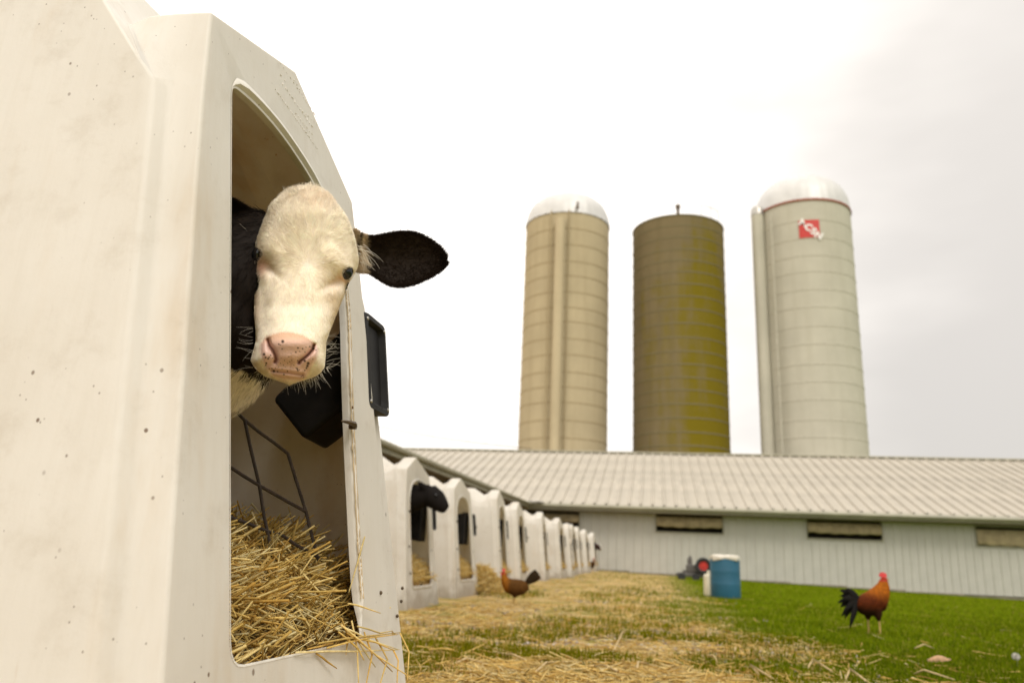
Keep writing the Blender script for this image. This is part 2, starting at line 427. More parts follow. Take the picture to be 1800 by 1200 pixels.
def shell(name, prof, op, stn, x, mat, parent, thick=0.006, bev=0.012):
    me = hutch_mesh(prof, op, stn, TILT, Z0 if x is None else x, name); smooth(me, 60)
    o = link(name, me, mat, parent)
    b = o.modifiers.new('bevel', 'BEVEL'); b.width = bev; b.segments = 3; b.limit_method = 'ANGLE'; b.angle_limit = math.radians(14)
    b.harden_normals = False
    s = o.modifiers.new('solid', 'SOLIDIFY'); s.thickness = thick; s.offset = -1
    wn = o.modifiers.new('wn', 'WEIGHTED_NORMAL'); wn.weight = 100; wn.keep_sharp = False
    return o

hutch = empty('calf_hutch', (XH, 0, 0), 0, 'big cream plastic calf hutch in the foreground with a calf looking out of its doorway', 'calf hutch', 'calf hutches in a row')
sh = shell('shell', profM, opM, stM, None, M['hutch'], hutch)
lp = link('doorway_rim', lip_mesh(opM, Z0, TILT, 0.0115, full=False), M['hutch_rim'], hutch)
m = MB(); js = [p for p in opM if p[0] > 1.60 and p[1] < 1.16 and p[1] > .40]; js = sorted(set(js), key=lambda p: -p[1])
JP = []
for a_, b_ in zip(js, js[1:]):
    for t in np.linspace(0, 1, 9)[:-1]: JP.append((a_[0] + (b_[0] - a_[0]) * t, a_[1] + (b_[1] - a_[1]) * t))
random.seed(9)
for o_, r_ in ((.010, (.0016, .0012)), (.0015, (.0022, .0014))):
    m.tube([((Z0 - z) * TILT + .0082 - (.002 if o_ < .005 else 0) * 1, y + o_ + random.uniform(-.0008, .0008), z) for y, z in JP], [(r_[0] * random.choice([.15, .3, .8, 1.2, 1.7]), r_[1]) for _ in JP], 6)
m.build('stained_jamb_strip', M['lip'], hutch)
# black frame of the through-wall feed bin on the wing, and the bin inside
def W2L(p, root=XH): return (p[0] - root, p[1], p[2])
def bin_frame(parent, y0, y1, z0, z1, xf):
    """frame on a leaning wall: xf(z) gives the plane"""
    V = []; F = []
    corner = round_loop([(y0, z0), (y0, z1), (y1, z1), (y1, z0)], 0.022, 4)
    c = np.array([(y0 + y1) / 2, (z0 + z1) / 2]); n = len(corner)
    for k, (s, h) in enumerate([(1.0, 0.0), (1.0, 0.026), (0.97, 0.031), (0.80, 0.032), (0.74, 0.026), (0.68, 0.018), (0.55, 0.017), (0.0, 0.017)]):
        for y, z in corner:
            q = c + (np.array([y, z]) - c) * np.array([s if s > .9 else s, 1 - (1 - s) * (y1 - y0) / (z1 - z0) * 1.0 if s > 0 else 0])
            V.append((xf(q[1]) + h, q[0], q[1]))
    for k in range(7):
        for i in range(n): F.append((k * n + i, k * n + (i + 1) % n, (k + 1) * n + (i + 1) % n, (k + 1) * n + i))
    m = MB(); m.add(V, F, True); o = m.build('feed_bin_frame', M['black_plastic'], parent, ang=35)
    for yy in (y0 + .014, y1 - .014):
        for zz in (z0 + .018, z1 - .018):
            b = MB(); b.ball((xf(zz) + 0.031, yy, zz), (0.004, 0.005, 0.005), 8); b.build('screw', M['steel'], o)
    return o
bin_frame(hutch, 1.750, 1.902, 0.866, 1.112, lambda z: wfz(z) - XH - 0.030)
# the black bin: wedge hanging inside behind the frame
def hexa(P, name, mat, parent, bevel):
    m = MB(); m.add(P, [(0, 1, 2, 3), (7, 6, 5, 4), (0, 4, 5, 1), (1, 5, 6, 2), (2, 6, 7, 3), (3, 7, 4, 0)])
    me = m.mesh(name); bm = bmesh.new(); bm.from_mesh(me); bmesh.ops.recalc_face_normals(bm, faces=bm.faces[:]); bm.to_mesh(me); bm.free()
    o = link(name, me, mat, parent); b = o.modifiers.new('bevel', 'BEVEL'); b.width = bevel; b.segments = 3; return o
def P2(px, py, Y): p = on(px, py, 1, Y); return W2L(p)
yA, yB = 1.70, 1.86
a1, a2, a3, a4 = P2(478, 703, yA), P2(533, 771, yA), P2(620, 700, yA), P2(620, 560, yA)
b1, b2, b3, b4 = P2(505, 690, yB), P2(572, 792, yB), P2(622, 755, yB), P2(622, 575, yB)
hexa([a1, a2, a3, a4, b1, b2, b3, b4], 'feed_bin', M['black_plastic'], hutch, 0.012)
# hook bolt on the far door post
bp = on(612, 748, 0, wfz(0.796) + 0.006)
m = MB(); q = W2L(bp)
m.tube([(q[0] + .001, q[1] + .006, q[2]), (q[0] + .016, q[1] + .006, q[2])], 0.0075, 6)
m.tube([(q[0] + .012, q[1] + .006, q[2]), (q[0] + .016, q[1] - .005, q[2] + .003), (q[0] + .012, q[1] - .020, q[2] + .004), (q[0] + .0, q[1] - .040, q[2] + .004)], [.006, .006, .005, .0018], 6)
m.build('hook_bolt', M['bolt'], hutch)
for (px, py) in [(668, 1041), (704, 1056), (706, 1033), (697, 1082)]:
    z = on(px, py, 0, -.62)[2]; w = on(px, py, 0, wfz(z) - (0.028 if px > 690 else 0)); q = W2L(w)
    m = MB(); m.ball((q[0] + .002, q[1], q[2]), (.004, .0035, .0045), 8); m.build('rivet', M['bolt'], hutch)
# moulded lettering on the hood, worn illegible: short raised strokes in rows
m = MB(); random.seed(3)
def on_face(px, py, off=0.0):
    d = ray(px, py); s = ((XH + off) + (Z0 - CAM[2]) * TILT) / (d[0] + TILT * d[2]); return CAM + d * s
rows_ = [((484, 158), (558, 262), 26, .010), ((492, 131), (500, 141), 2, .012), ((497, 148), (548, 222), 13, .017), ((492, 110), (556, 206), 12, .010), ((516, 140), (552, 200), 8, .012), ((520, 200), (548, 236), 8, .009), ((532, 196), (556, 218), 6, .008)]
for (p, q, n, ln) in rows_:
    for i in range(n):
        t = (i + random.uniform(-.2, .2)) / max(1, n - 1); px = p[0] + (q[0] - p[0]) * t; py = p[1] + (q[1] - p[1]) * t
        c = W2L(on_face(px, py, 0.0)); a = random.choice([0.1, 1.2, 1.45, 0.8, -0.7]); l = ln * random.uniform(.25, .5)
        dy, dz = math.cos(a) * l, math.sin(a) * l
        m.tube([(c[0] + dz * TILT, c[1] - dy / 2, c[2] - dz / 2), (c[0] - dz * TILT, c[1] + dy / 2, c[2] + dz / 2)], 0.0014, 4)
m.build('moulded_lettering', M['hutch'], hutch)

# wire panel leaning inside the doorway (bent steel rods), one thing of its own
rods = [[(404, 712), (430, 738), (454, 758), (482, 778), (506, 797)], [(506, 797), (522, 849), (538, 899), (549, 944), (560, 985)],
        [(430, 738), (441, 790), (456, 853), (464, 905), (475, 958), (490, 1013)], [(398, 816), (428, 836), (456, 853), (500, 878), (538, 899)],
        [(398, 906), (434, 919), (470, 933), (497, 941), (520, 957), (548, 972), (566, 984)], [(398, 1003), (440, 1010), (492, 1027), (540, 1042)]]
wp = empty('wire_panel', W2L((-0.80, 1.3, .45), 0), 0, 'bent rusty steel rod panel leaning in the straw inside the near hutch doorway', 'wire panel')
for rd in rods:
    m = MB(); P = []
    for (px, py) in rd:
        X = -0.80 + (px - 470) * 0.0006 + (py - 850) * 0.0002
        p = on(px, py, 0, X); P.append((p[0] - (-0.80), p[1] - 1.3, p[2] - .45))
    Pn = []
    for i in range(len(P) - 1):
        for t in (0, .5): Pn.append(tuple(np.array(P[i]) * (1 - t) + np.array(P[i + 1]) * t))
    Pn.append(P[-1]); m.tube(Pn, 0.0036, 8); m.build('rod', M['rod'], wp)

# ------------------------------------------------------------------ straw
def stalks(P0, D, Ln, Wd, bend=0.15, cols=None, sag=None):
    """many stalks: centres P0 (n,3), directions D, lengths, widths -> V,Q,C ; 3 rings of 3 verts"""
    n = len(P0); D = D / np.linalg.norm(D, axis=1)[:, None]
    up = np.tile([0, 0, 1.0], (n, 1)); up[np.abs(D[:, 2]) > .9] = [1, 0, 0]
    U = np.cross(D, up); U /= np.linalg.norm(U, axis=1)[:, None]; Wv = np.cross(D, U)
    b = rng.normal(0, bend, (n, 1)) * Ln[:, None]; b2 = rng.normal(0, bend, (n, 1)) * Ln[:, None]
    rings = []
    for t, taper in ((-.5, 1.0), (0.0 , .95), (.5, .7)):
        c = P0 + D * (t * Ln)[:, None] + (U * b + Wv * b2) * (0.25 - t * t)
        for k in range(3):
            a = 2 * math.pi * k / 3
            rings.append(c + (U * math.cos(a) + Wv * math.sin(a)) * (Wd * taper * .5)[:, None])
    V = np.stack(rings, 1)     # n,9,3
    q = []
    for r in range(2):
        for k in range(3): q.append((r * 3 + k, r * 3 + (k + 1) % 3, (r + 1) * 3 + (k + 1) % 3, (r + 1) * 3 + k))
    q = np.array(q); Q = (np.arange(n)[:, None, None] * 9 + q[None]).reshape(-1, 4)
    C = np.repeat(cols, 9, axis=0) if cols is not None else None
    return V.reshape(-1, 3), Q, C
def straw_cols(n, dark=0.0):
    base = np.array([(.84, .59, .18), (.92, .71, .29), (.74, .47, .12), (.95, .80, .42), (.52, .31, .08)])
    c = base[rng.choice(5, n, p=[.33, .25, .2, .14, .08])] * rng.uniform(.75, 1.1, (n, 1)); return c * (1 - dark)
def mound_z(x, y):
    d = np.clip((-0.635 - x) / 0.22, 0, 1)
    return .350 + .190 * d ** .75 + .03 * np.sin(x * 9 + y * 5) * np.cos(y * 11 - x * 3) * np.clip(d * 4, 0, 1) + .025 * S(y, 1.5, 1.8) - .02 * S(y, 1.15, 1.5)
mx = np.linspace(-2.3, -.615, 60); my = np.linspace(.97, 1.90, 36); MXg, MYg = np.meshgrid(mx, my)
mz = mound_z(MXg, MYg) - .012
Vm = np.stack([MXg, MYg, mz], -1).reshape(-1, 3); ii = (np.arange(35)[:, None] * 60 + np.arange(59)[None]).ravel()
Qm = np.stack([ii, ii + 1, ii + 61, ii + 60], -1); Cm = np.tile([.30, .19, .065], (len(Vm), 1))
n = 7600
x = np.where(rng.random(n) < .8, rng.uniform(-1.12, -.617, n), rng.uniform(-2.0, -1.1, n)); y = rng.uniform(1.0, 1.87, n)
P0 = np.stack([x, y, mound_z(x, y) + rng.uniform(-.012, .016, n) + rng.exponential(.006, n)], -1)
an = rng.uniform(0, 2 * math.pi, n); D = np.stack([np.cos(an), np.sin(an), rng.normal(0, .55, n)], -1)
Ln = rng.uniform(.05, .23, n); Wd = rng.uniform(.0020, .0064, n)
lim = np.minimum(1, np.maximum(.25, (-.60 - x) / .05)); Ln *= np.where(x > -.70, .6, 1); D[:, 2] *= np.where(x > -.70, .5, 1); D[:, 0] *= np.where(x > -.69, .25, 1)
Dn = D / np.linalg.norm(D, axis=1)[:, None]; keep = np.ones(n, bool)
for sg in (-.55, .55):
    e_ = P0 + Dn * (Ln * sg)[:, None]; keep &= ~((e_[:, 0] > wfz(e_[:, 2]) - .012) & ((e_[:, 1] < 1.135) | (e_[:, 1] > 1.60) | (e_[:, 2] < .368))) & (e_[:, 1] < 1.90) & (e_[:, 1] > .96) & ~((e_[:, 2] < .375) & (e_[:, 0] > -.63))
P0, D, Ln, Wd = P0[keep], D[keep], Ln[keep], Wd[keep]; n = len(P0)
V1, Q1, C1 = stalks(P0, D, Ln, Wd, .12, straw_cols(n))
# a looser top layer that pokes up
n2 = 520; x = rng.uniform(-1.0, -.74, n2); y = rng.uniform(1.05, 1.8, n2)
P0 = np.stack([x, y, mound_z(x, y) + .03], -1); an = rng.uniform(0, 2 * math.pi, n2)
D = np.stack([np.cos(an), np.sin(an), rng.uniform(-.2, .9, n2)], -1)
V2, Q2, C2 = stalks(P0, D, rng.uniform(.08, .2, n2), rng.uniform(.002, .0045, n2), .12, straw_cols(n2) * 1.1)
V = np.concatenate([Vm, V1, V2]); Q = np.concatenate([Qm, Q1 + len(Vm), Q2 + len(Vm) + len(V1)]); C = np.concatenate([Cm, C1, C2])
bed = link('straw_bedding', fast_mesh('straw_bedding', V, Q, C, True), M['straw'])
tag(bed, 'deep golden straw bedding heaped inside the near calf hutch', 'straw', kind='stuff')

drape = [([(520, 1146), (620, 1144), (702, 1141)], .012), ([(560, 1130), (640, 1118), (703, 1111)], .02), ([(575, 1138), (650, 1120), (700, 1114)], .02),
 ([(703, 1112), (719, 1145), (716, 1195)], .03), ([(600, 1100), (650, 1124), (700, 1141)], .02), ([(612, 1060), (640, 1067), (669, 1077)], .012),
 ([(618, 1090), (628, 1140), (631, 1215)], .012), ([(640, 1110), (654, 1150), (641, 1215)], .025), ([(660, 1120), (681, 1158), (664, 1215)], .03),
 ([(690, 1140), (700, 1160), (697, 1215)], .03), ([(600, 1098), (660, 1150), (745, 1205)], .03), ([(610, 1112), (655, 1145), (690, 1180)], .02),
 ([(641, 943), (628, 990), (613, 1041)], .012), ([(556, 1148), (575, 1162), (592, 1174)], .008), ([(625, 1120), (645, 1150), (660, 1172)], .02),
 ([(610, 1120), (660, 1128), (694, 1143)], .022), ([(595, 1110), (630, 1140), (640, 1160)], .02), ([(585, 1130), (560, 1136), (540, 1140)], .01),
 ([(600, 1085), (612, 1120), (608, 1150)], .008), ([(628, 1100), (668, 1112), (690, 1108)], .02)]
SL_ = ['long straight straw stalk lying level across the near door sill', 'straw stalk from the sill pointing right and up over the door post', 'thin straw stalk beside the topmost one pointing right off the sill', 'bent straw stalk hanging past the far edge of the near hutch', None, 'short straw stalk sticking out of the doorway above the sill', 'straw stalk hanging straight down from the right corner of the sill', 'straw stalk bowed downward over the front below the sill', 'dark gold straw stalk crossing down over the hutch front', 'thin straw stalk dangling lowest near the hutch edge', 'longest straw stalk slanting down right across the near hutch corner', None, 'straw stalk standing upright against the near door post']
for k, (pts, off) in enumerate(drape):
    m = MB(); P = [on_face(px, py, off * (0.5 + .5 * i)) for i, (px, py) in enumerate(pts)]; c = P[1]
    Pn = [P[0], (P[0] + P[1]) / 2 + np.array([0, 0, .001]), P[1], (P[1] + P[2]) / 2, P[2]]
    m.tube([p - c for p in Pn], [.0017, .0019, .0018, .0014, .0009], 6)
    me = m.mesh('straw_stalk'); a = me.attributes.new('col', 'FLOAT_COLOR', 'POINT')
    cc_ = straw_cols(1)[0] * 1.05; a.data.foreach_set('color', np.tile([*cc_, 1], len(me.vertices)).astype(np.float32))
    o = link('straw_stalk', me, M['straw']); o.location = c
    tag(o, (SL_[k] if k < len(SL_) and SL_[k] else 'loose golden straw stalk draped over the door sill of the near calf hutch'), 'straw stalk', 'straw stalks over the near hutch sill')

# ------------------------------------------------------------------ the calf
HC = (530.0, 500.0); HD = 1.5
AX0 = ray(*HC)
def H(px, py, w):
    """a point on the sight line of (px,py), w metres nearer than the head's middle plane"""
    px = np.asarray(px, float); py = np.asarray(py, float); r = rays(px, py)
    return CAM + r * ((HD - np.asarray(w)) / (r @ AX0))[..., None]
def gs(a, s):
    r = int(3 * s) + 1; k = np.exp(-.5 * (np.arange(-r, r + 1) / s) ** 2); k /= k.sum()
    return np.convolve(np.pad(a, r, mode='edge'), k, 'valid')
yy = np.arange(331, 676.1, 1.0)
def cur(ys, vs, s=7): return gs(np.interp(yy, ys, vs), s)
ycap = S(yy, 329, 336) ** .5; ybot = S(-yy, -676, -660) ** .5
xL = cur([331, 336, 345, 360, 380, 400, 420, 440, 460, 480, 500, 520, 550, 580, 600, 615, 632, 645, 658, 676], [532, 510, 495, 478, 469, 459, 451, 448, 448, 449, 450, 448, 447, 450, 450, 446, 441, 447, 462, 495], 3.0)
xR = cur([331, 336, 345, 360, 380, 400, 420, 440, 455, 470, 485, 500, 520, 550, 580, 600, 625, 645, 655, 676], [545, 565, 580, 592, 608, 617, 623, 627, 630, 628, 620, 611, 604, 592, 580, 573, 572, 570, 563, 528], 3.0)
xm = cur([331, 468, 540, 600, 676], [547, 541, 524, 512, 508], 14)
xL = xm + (xL - xm) * np.clip(np.minimum(ycap, ybot), .02, 1); xR = xm + (xR - xm) * np.clip(np.minimum(ycap, ybot), .02, 1)
wf = cur([331, 350, 380, 420, 468, 540, 585, 600, 625, 645, 655, 665, 676], [-.075, -.04, -.010, .008, .018, .052, .088, .098, .096, .084, .074, .064, .045], 5)
ws = cur([331, 400, 450, 500, 560, 600, 640, 676], [-.085, -.085, -.068, -.04, -.008, .02, .03, .035], 10)
wb = cur([331, 400, 500, 560, 620, 676], [-.12, -.22, -.24, -.20, -.08, .02], 10)
en = cur([331, 380, 440, 520, 580, 620, 676], [2.0, 2.15, 2.3, 2.5, 2.5, 2.45, 2.2], 12)
NF, NB = 200, 60
tf = np.linspace(-1, 1, NF)
ph = tf * math.pi / 2
def seg_d(X, Y, pts):
    d = np.full(X.shape, 1e9)
    for (a, b), (c, e) in zip(pts, pts[1:]):
        vx, vy = c - a, e - b; t = np.clip(((X - a) * vx + (Y - b) * vy) / (vx * vx + vy * vy), 0, 1)
        d = np.minimum(d, np.hypot(X - a - t * vx, Y - b - t * vy))
    return d
def ga(X, Y, cx, cy, sx, sy, ang=0):
    c, s = math.cos(math.radians(ang)), math.sin(math.radians(ang)); u = (X - cx) * c + (Y - cy) * s; v = -(X - cx) * s + (Y - cy) * c
    return np.exp(-.5 * ((u / sx) ** 2 + (v / sy) ** 2))
def inpoly(X, Y, P):
    r = np.zeros(X.shape, bool); n = len(P)
    for i in range(n):
        x0, y0 = P[i]; x1, y1 = P[(i + 1) % n]
        c = ((y0 > Y) != (y1 > Y)); xi = (x1 - x0) * (Y - y0) / ((y1 - y0) if y1 != y0 else 1e-9) + x0; r ^= c & (X < xi)
    return r
Z6 = lambda pts: [(400 + a / 6, 500 + b / 6) for a, b in pts]
PAD = Z6([(350, 620), (400, 550), (440, 530), (500, 515), (560, 495), (700, 503), (800, 530), (870, 575), (940, 640), (958, 700), (930, 790), (880, 860), (850, 930), (820, 980), (760, 1008), (600, 1003), (480, 960), (420, 890), (375, 810), (352, 720)])
NOL = Z6([(425, 575), (432, 610), (445, 645), (480, 690), (505, 740), (513, 790), (503, 815)])
NOR = Z6([(912, 632), (893, 690), (855, 735), (795, 785), (762, 808), (752, 825)])
MOU = Z6([(455, 908), (500, 918), (570, 922), (660, 932), (750, 948), (790, 952)])
EYL, EYR = (452.5, 447.0), (610.5, 479.5)
X = xm[:, None] + np.where(tf < 0, (xm - xL)[:, None], (xR - xm)[:, None]) * np.sign(ph) * np.abs(np.sin(ph)) ** (2 / en[:, None])
Wd_ = ws[:, None] + (wf - ws)[:, None] * np.abs(np.cos(ph)) ** (2 / en[:, None])
Yg = np.repeat(yy[:, None], NF, 1)
def relief(X, Y):
    r = 0 * X
    r += -.014 * ga(X, Y, 590, 496, 15, 7.5, -32) - .007 * ga(X, Y, 602, 500, 9, 9)
    r += -.014 * ga(X, Y, 472, 471, 15, 8, 48) - .004 * ga(X, Y, 455, 470, 7, 12)
    r += .015 * ga(X, Y, 592, 460, 20, 11, 25) + .014 * ga(X, Y, 472, 434, 14, 13)
    r += -.004 * ga(X, Y, 541, 445, 16, 30) + .006 * ga(X, Y, 545, 372, 40, 22)
    r += -.009 * ga(X, Y, 462, 545, 9, 30) - .010 * ga(X, Y, 583, 548, 12, 26, -15)
    for ex, ey in (EYL, EYR):
        d = np.hypot((X - ex) / 1.0, (Y - ey) / 1.12); r += .0022 * np.exp(-.5 * ((d - 11.0) / 2.4) ** 2) + .004 * ga(X, Y, ex + (2 if ex > 500 else 2), ey - 12, 9, 3.5, 20 if ex > 500 else -30) - .004 * np.exp(-.5 * (d / 6.0) ** 2)
    pad = inpoly(X, Y, PAD)
    dl, dr = seg_d(X, Y, NOL), seg_d(X, Y, NOR)
    r += -.014 * np.exp(-.5 * (dl / 2.3) ** 2) - .013 * np.exp(-.5 * (dr / 2.1) ** 2)
    r += -.005 * ga(X, Y, 474, 612, 4, 8, -30) - .004 * ga(X, Y, 545, 619, 7, 3.5, -48)
    r += .006 * ga(X, Y, 464, 618, 6, 12, -10) + .006 * ga(X, Y, 553, 625, 6, 12, 25)
    r += .007 * ga(X, Y, 510, 604, 24, 9) - .003 * ga(X, Y, 512, 641, 16, 5) + .003 * ga(X, Y, 508, 627, 12, 6) - .002 * seg_bump(X, Y)
    dm = seg_d(X, Y, MOU); r += -.0045 * np.exp(-.5 * (dm / 1.6) ** 2) + .003 * np.exp(-.5 * ((dm - 5) / 2.5) ** 2) * (Y < 664)
    r += .009 * ga(X, Y, 450, 634, 11, 13) + .009 * ga(X, Y, 566, 638, 11, 14)
    return r
def seg_bump(X, Y): return np.exp(-.5 * (seg_d(X, Y, [(511, 628), (509, 650)]) / 1.2) ** 2)
Wd_ += relief(X, Yg) * np.abs(np.cos(ph)) ** .35
# texture-scale unevenness of the wet nose leather
cob = np.sin(X * 2.3 + np.sin(Yg * 1.1) * 2) * np.sin(Yg * 2.1 + np.sin(X * .9) * 2); padm = inpoly(X, Yg, PAD)
Wd_ += .0005 * cob * padm
tb = np.linspace(0, math.pi, NB + 2)[1:-1]
Xb = (xL + xR)[:, None] / 2 + (xR - xL)[:, None] / 2 * np.cos(tb); Wb = ws[:, None] + (wb - ws)[:, None] * np.sin(tb) ** .8
Yb = np.repeat(yy[:, None], NB, 1)
XX = np.concatenate([X, Xb], 1); YY = np.concatenate([Yg, Yb], 1); WW = np.concatenate([Wd_, Wb], 1)
PV = H(XX, YY, WW); nr, nc = XX.shape
ii = (np.arange(nr - 1)[:, None] * nc + np.arange(nc)[None]); jj = (np.arange(nr - 1)[:, None] * nc + (np.arange(nc)[None] + 1) % nc)
HQ = np.stack([ii, ii + nc, jj + nc, jj], -1).reshape(-1, 4)
# pigment
def vnoise(X, Y, s, seed=0):
    r = np.random.default_rng(seed); Gd = r.random((64, 64)); x = (X / s) % 63; y = (Y / s) % 63; i = x.astype(int); j = y.astype(int); fx = x - i; fy = y - j
    fx = fx * fx * (3 - 2 * fx); fy = fy * fy * (3 - 2 * fy)
    return (Gd[j, i] * (1 - fx) + Gd[j, i + 1] * fx) * (1 - fy) + (Gd[j + 1, i] * (1 - fx) + Gd[j + 1, i + 1] * fx) * fy
WHITE = np.array([.96, .875, .745]); BLACK = np.array([.011, .007, .0045]); PINK = np.array([.78, .52, .43]); TAN = np.array([.62, .42, .24])
SPOTS = [(x / 6 + 400, y / 6 + 500, r / 6) for x, y, r in [(582, 600, 17), (540, 628, 8), (556, 636, 6), (575, 678, 7), (742, 668, 10), (792, 676, 9), (720, 712, 9), (762, 706, 6), (816, 712, 6), (828, 660, 6),
  (868, 655, 8), (908, 676, 11), (932, 690, 7), (385, 735, 14), (402, 768, 11), (428, 780, 11), (440, 765, 8), (455, 745, 8), (475, 775, 6), (408, 828, 11), (402, 850, 8), (440, 888, 7), (488, 912, 15), (527, 916, 9),
  (594, 948, 9), (632, 912, 8), (672, 726, 5), (814, 805, 14), (850, 830, 17), (842, 858, 14), (832, 880, 10), (740, 800, 6), (735, 888, 10), (742, 905, 9), (722, 880, 6), (760, 900, 6), (795, 960, 8), (778, 970, 6), (800, 978, 6), (815, 905, 8), (900, 788, 6),
  (566, 775, 5), (600, 800, 5), (650, 790, 5), (560, 830, 5), (590, 850, 6), (632, 830, 5), (655, 815, 6), (680, 800, 5), (540, 870, 5), (700, 850, 5), (520, 840, 4), (610, 870, 5), (575, 890, 5), (660, 870, 4), (690, 880, 4), (505, 880, 5), (468, 885, 6), (645, 760, 4)]]
def pigment(X, Y, front):
    c = np.broadcast_to(WHITE, X.shape + (3,)).copy()
    n1 = vnoise(X, Y, 9, 1)[..., None]; c *= (.93 + .10 * n1)
    def blend(m, col): c[:] = c * (1 - m[..., None]) + np.array(col) * m[..., None]
    # sparse-haired warm skin by eyes and muzzle; the hollow's brown shadow is painted in
    blend(np.clip(.55 * ga(X, Y, 590, 494, 13, 5.5, -32), 0, 1), (.66, .45, .30)); blend(np.clip(.5 * ga(X, Y, 603, 489, 8, 7), 0, 1), (.72, .44, .32))
    blend(np.clip(.55 * ga(X, Y, 468, 466, 12, 7, 48), 0, 1), (.72, .50, .36)); blend(np.clip(.6 * ga(X, Y, 462, 470, 5, 9), 0, 1), (.72, .42, .32))
    blend(np.clip(.35 * ga(X, Y, 450, 530, 6, 20) + .25 * ga(X, Y, 590, 540, 12, 30, -15), 0, 1), TAN)
    blend(np.clip(.45 * vnoise(X, Y, 6, 3) * ga(X, Y, 553, 352, 30, 14), 0, 1), TAN)
    dpad = seg_d(X, Y, PAD + [PAD[0]]); pad = inpoly(X, Y, PAD); pm = np.where(pad, np.clip(.5 + dpad / 5, 0, 1), np.clip(.5 - dpad / 5, 0, 1))
    padc = PINK + (vnoise(X, Y, 4, 5)[..., None] - .5) * np.array([.12, .08, .06])
    top = S(-Y, -608, -590)[..., None]; padc = padc * (1 - top * .75) + np.array([.74, .47, .29]) * top * .75
    low = ga(X, Y, 512, 640, 26, 10)[..., None] * .4; padc = padc * (1 - low) + np.array([.60, .38, .26]) * low
    c[:] = c * (1 - pm[..., None]) + padc * pm[..., None]
    blend(np.clip(.9 * np.exp(-.5 * (np.minimum(seg_d(X, Y, NOL), seg_d(X, Y, NOR)) / 1.3) ** 2), 0, 1), (.16, .05, .035))
    blend(np.clip(.45 * np.exp(-.5 * (seg_d(X, Y, MOU) / .8) ** 2), 0, 1), (.30, .11, .08))
    for sx, sy, r in SPOTS: blend(.93 * S(-np.hypot(X - sx, Y - sy), -r * 1.35, -r * .55), (.035, .025, .02))
    # dark lid rims, black marks
    for ex, ey in (EYL, EYR): blend(.9 * S(-np.hypot(X - ex, (Y - ey) / 1.12), -11.2, -8.2), (.05, .03, .025))
    blend(S(-seg_d(X, Y, [(611, 499), (608.5, 511)]), -4.2, -2.2), BLACK)
    blend(S(-seg_d(X, Y, [(574, 335), (592, 349)]), -5, -2), BLACK)
    lb = inpoly(X, Y, [(440, 462), (450, 466), (459, 484), (457, 500), (450, 516), (440, 525), (430, 500)]); blend(lb.astype(float) * .98, BLACK)
    return c
colf = pigment(XX, YY, None)
side = np.zeros(XX.shape); side[:, NF:] = 1
back = (WW < ws[:, None] + .012 * (np.cos(YY / 9))) & (XX < xm[:, None] + 20) | ((side > 0) & (YY < 640))
back |= (np.abs(XX - (xL[:, None])) < 2.0) & (XX < 500) & (YY > 470) & (YY < 520)
colf[back & (side > 0)] = BLACK

# ear blades: two skins joined at the rim, cupped
def ear(top, bot, w0, w1, cup, thick, n=40, k=18):
    def rs(P, n):
        P = np.array(P, float); d = np.r_[0, np.cumsum(np.hypot(*np.diff(P, axis=0).T))]; t = np.linspace(0, d[-1], n)
        x = gs(np.interp(t, d, P[:, 0]), 1.2); y = gs(np.interp(t, d, P[:, 1]), 1.2); return np.stack([x, y], 1)
    T, B = rs(top, n), rs(bot, n); u = np.linspace(0, 1, n)[:, None]; a = np.linspace(0, math.pi * 2, 2 * k, endpoint=False)[None]
    s = .5 - .5 * np.cos(a); sgn = np.sin(a)
    X = T[:, :1] * (1 - s) + B[:, :1] * s; Y = T[:, 1:] * (1 - s) + B[:, 1:] * s
    Wc = w0 + (w1 - w0) * u - cup * (1 - (2 * s - 1) ** 2) * np.sin(np.pi * np.clip(u * .9 + .08, 0, 1)) + thick * sgn * (1 - .5 * u)
    return X, Y, Wc
etop = [(618, 400), (632, 412), (645, 416), (656, 417.5), (675, 413), (691, 410), (713, 408), (733, 411), (753, 420), (773, 435), (781, 446), (784.5, 452)]
ebot = [(618, 466), (630, 474), (640, 472), (652, 476), (667, 486.5), (681, 495.5), (699, 499.5), (720, 496.5), (740, 489), (757, 480.5), (772, 471), (785, 456)]
ltop = [(480, 395), (462, 372), (447, 370), (432, 362), (415, 352), (398, 346), (380, 345)]
lbot = [(480, 440), (462, 438), (445, 436), (430, 424), (415, 408), (400, 392), (380, 375)]
shells = [(PV.reshape(-1, 3), HQ, colf.reshape(-1, 3))]
ear_data = []
for top, bot, w0, w1, cup, flip in ((etop, ebot, -.105, -.075, .018, 1), (ltop, lbot, -.13, -.20, .015, -1)):
    Xe, Ye, We = ear(top, bot, w0, w1, cup, .006); ne, ke = Xe.shape
    Pe = H(Xe, Ye, We)
    ii = (np.arange(ne - 1)[:, None] * ke + np.arange(ke)[None]); jj = (np.arange(ne - 1)[:, None] * ke + (np.arange(ke)[None] + 1) % ke)
    Qe = np.stack([ii, ii + ke, jj + ke, jj], -1).reshape(-1, 4)
    if flip < 0: Qe = Qe[:, ::-1]
    Ce = np.tile(BLACK * 1.5, (Xe.size, 1)).reshape(ne, ke, 3)
    if flip > 0:
        m = S(-(Xe + (vnoise(Xe, Ye, 4, 9) - .5) * 12), -652, -640)[..., None]; wc = np.array([.66, .52, .34])
        Ce = Ce * (1 - m) + wc * m; d_ = S(-seg_d(Xe, Ye, [(632, 412), (631, 430), (627, 445), (628, 460)]), -3.2, -1.5)[..., None]; Ce = Ce * (1 - d_ * .9) + BLACK * d_ * .9
    shells.append((Pe.reshape(-1, 3), Qe, Ce.reshape(-1, 3))); ear_data.append((Xe, Ye, We, Pe, Ce))

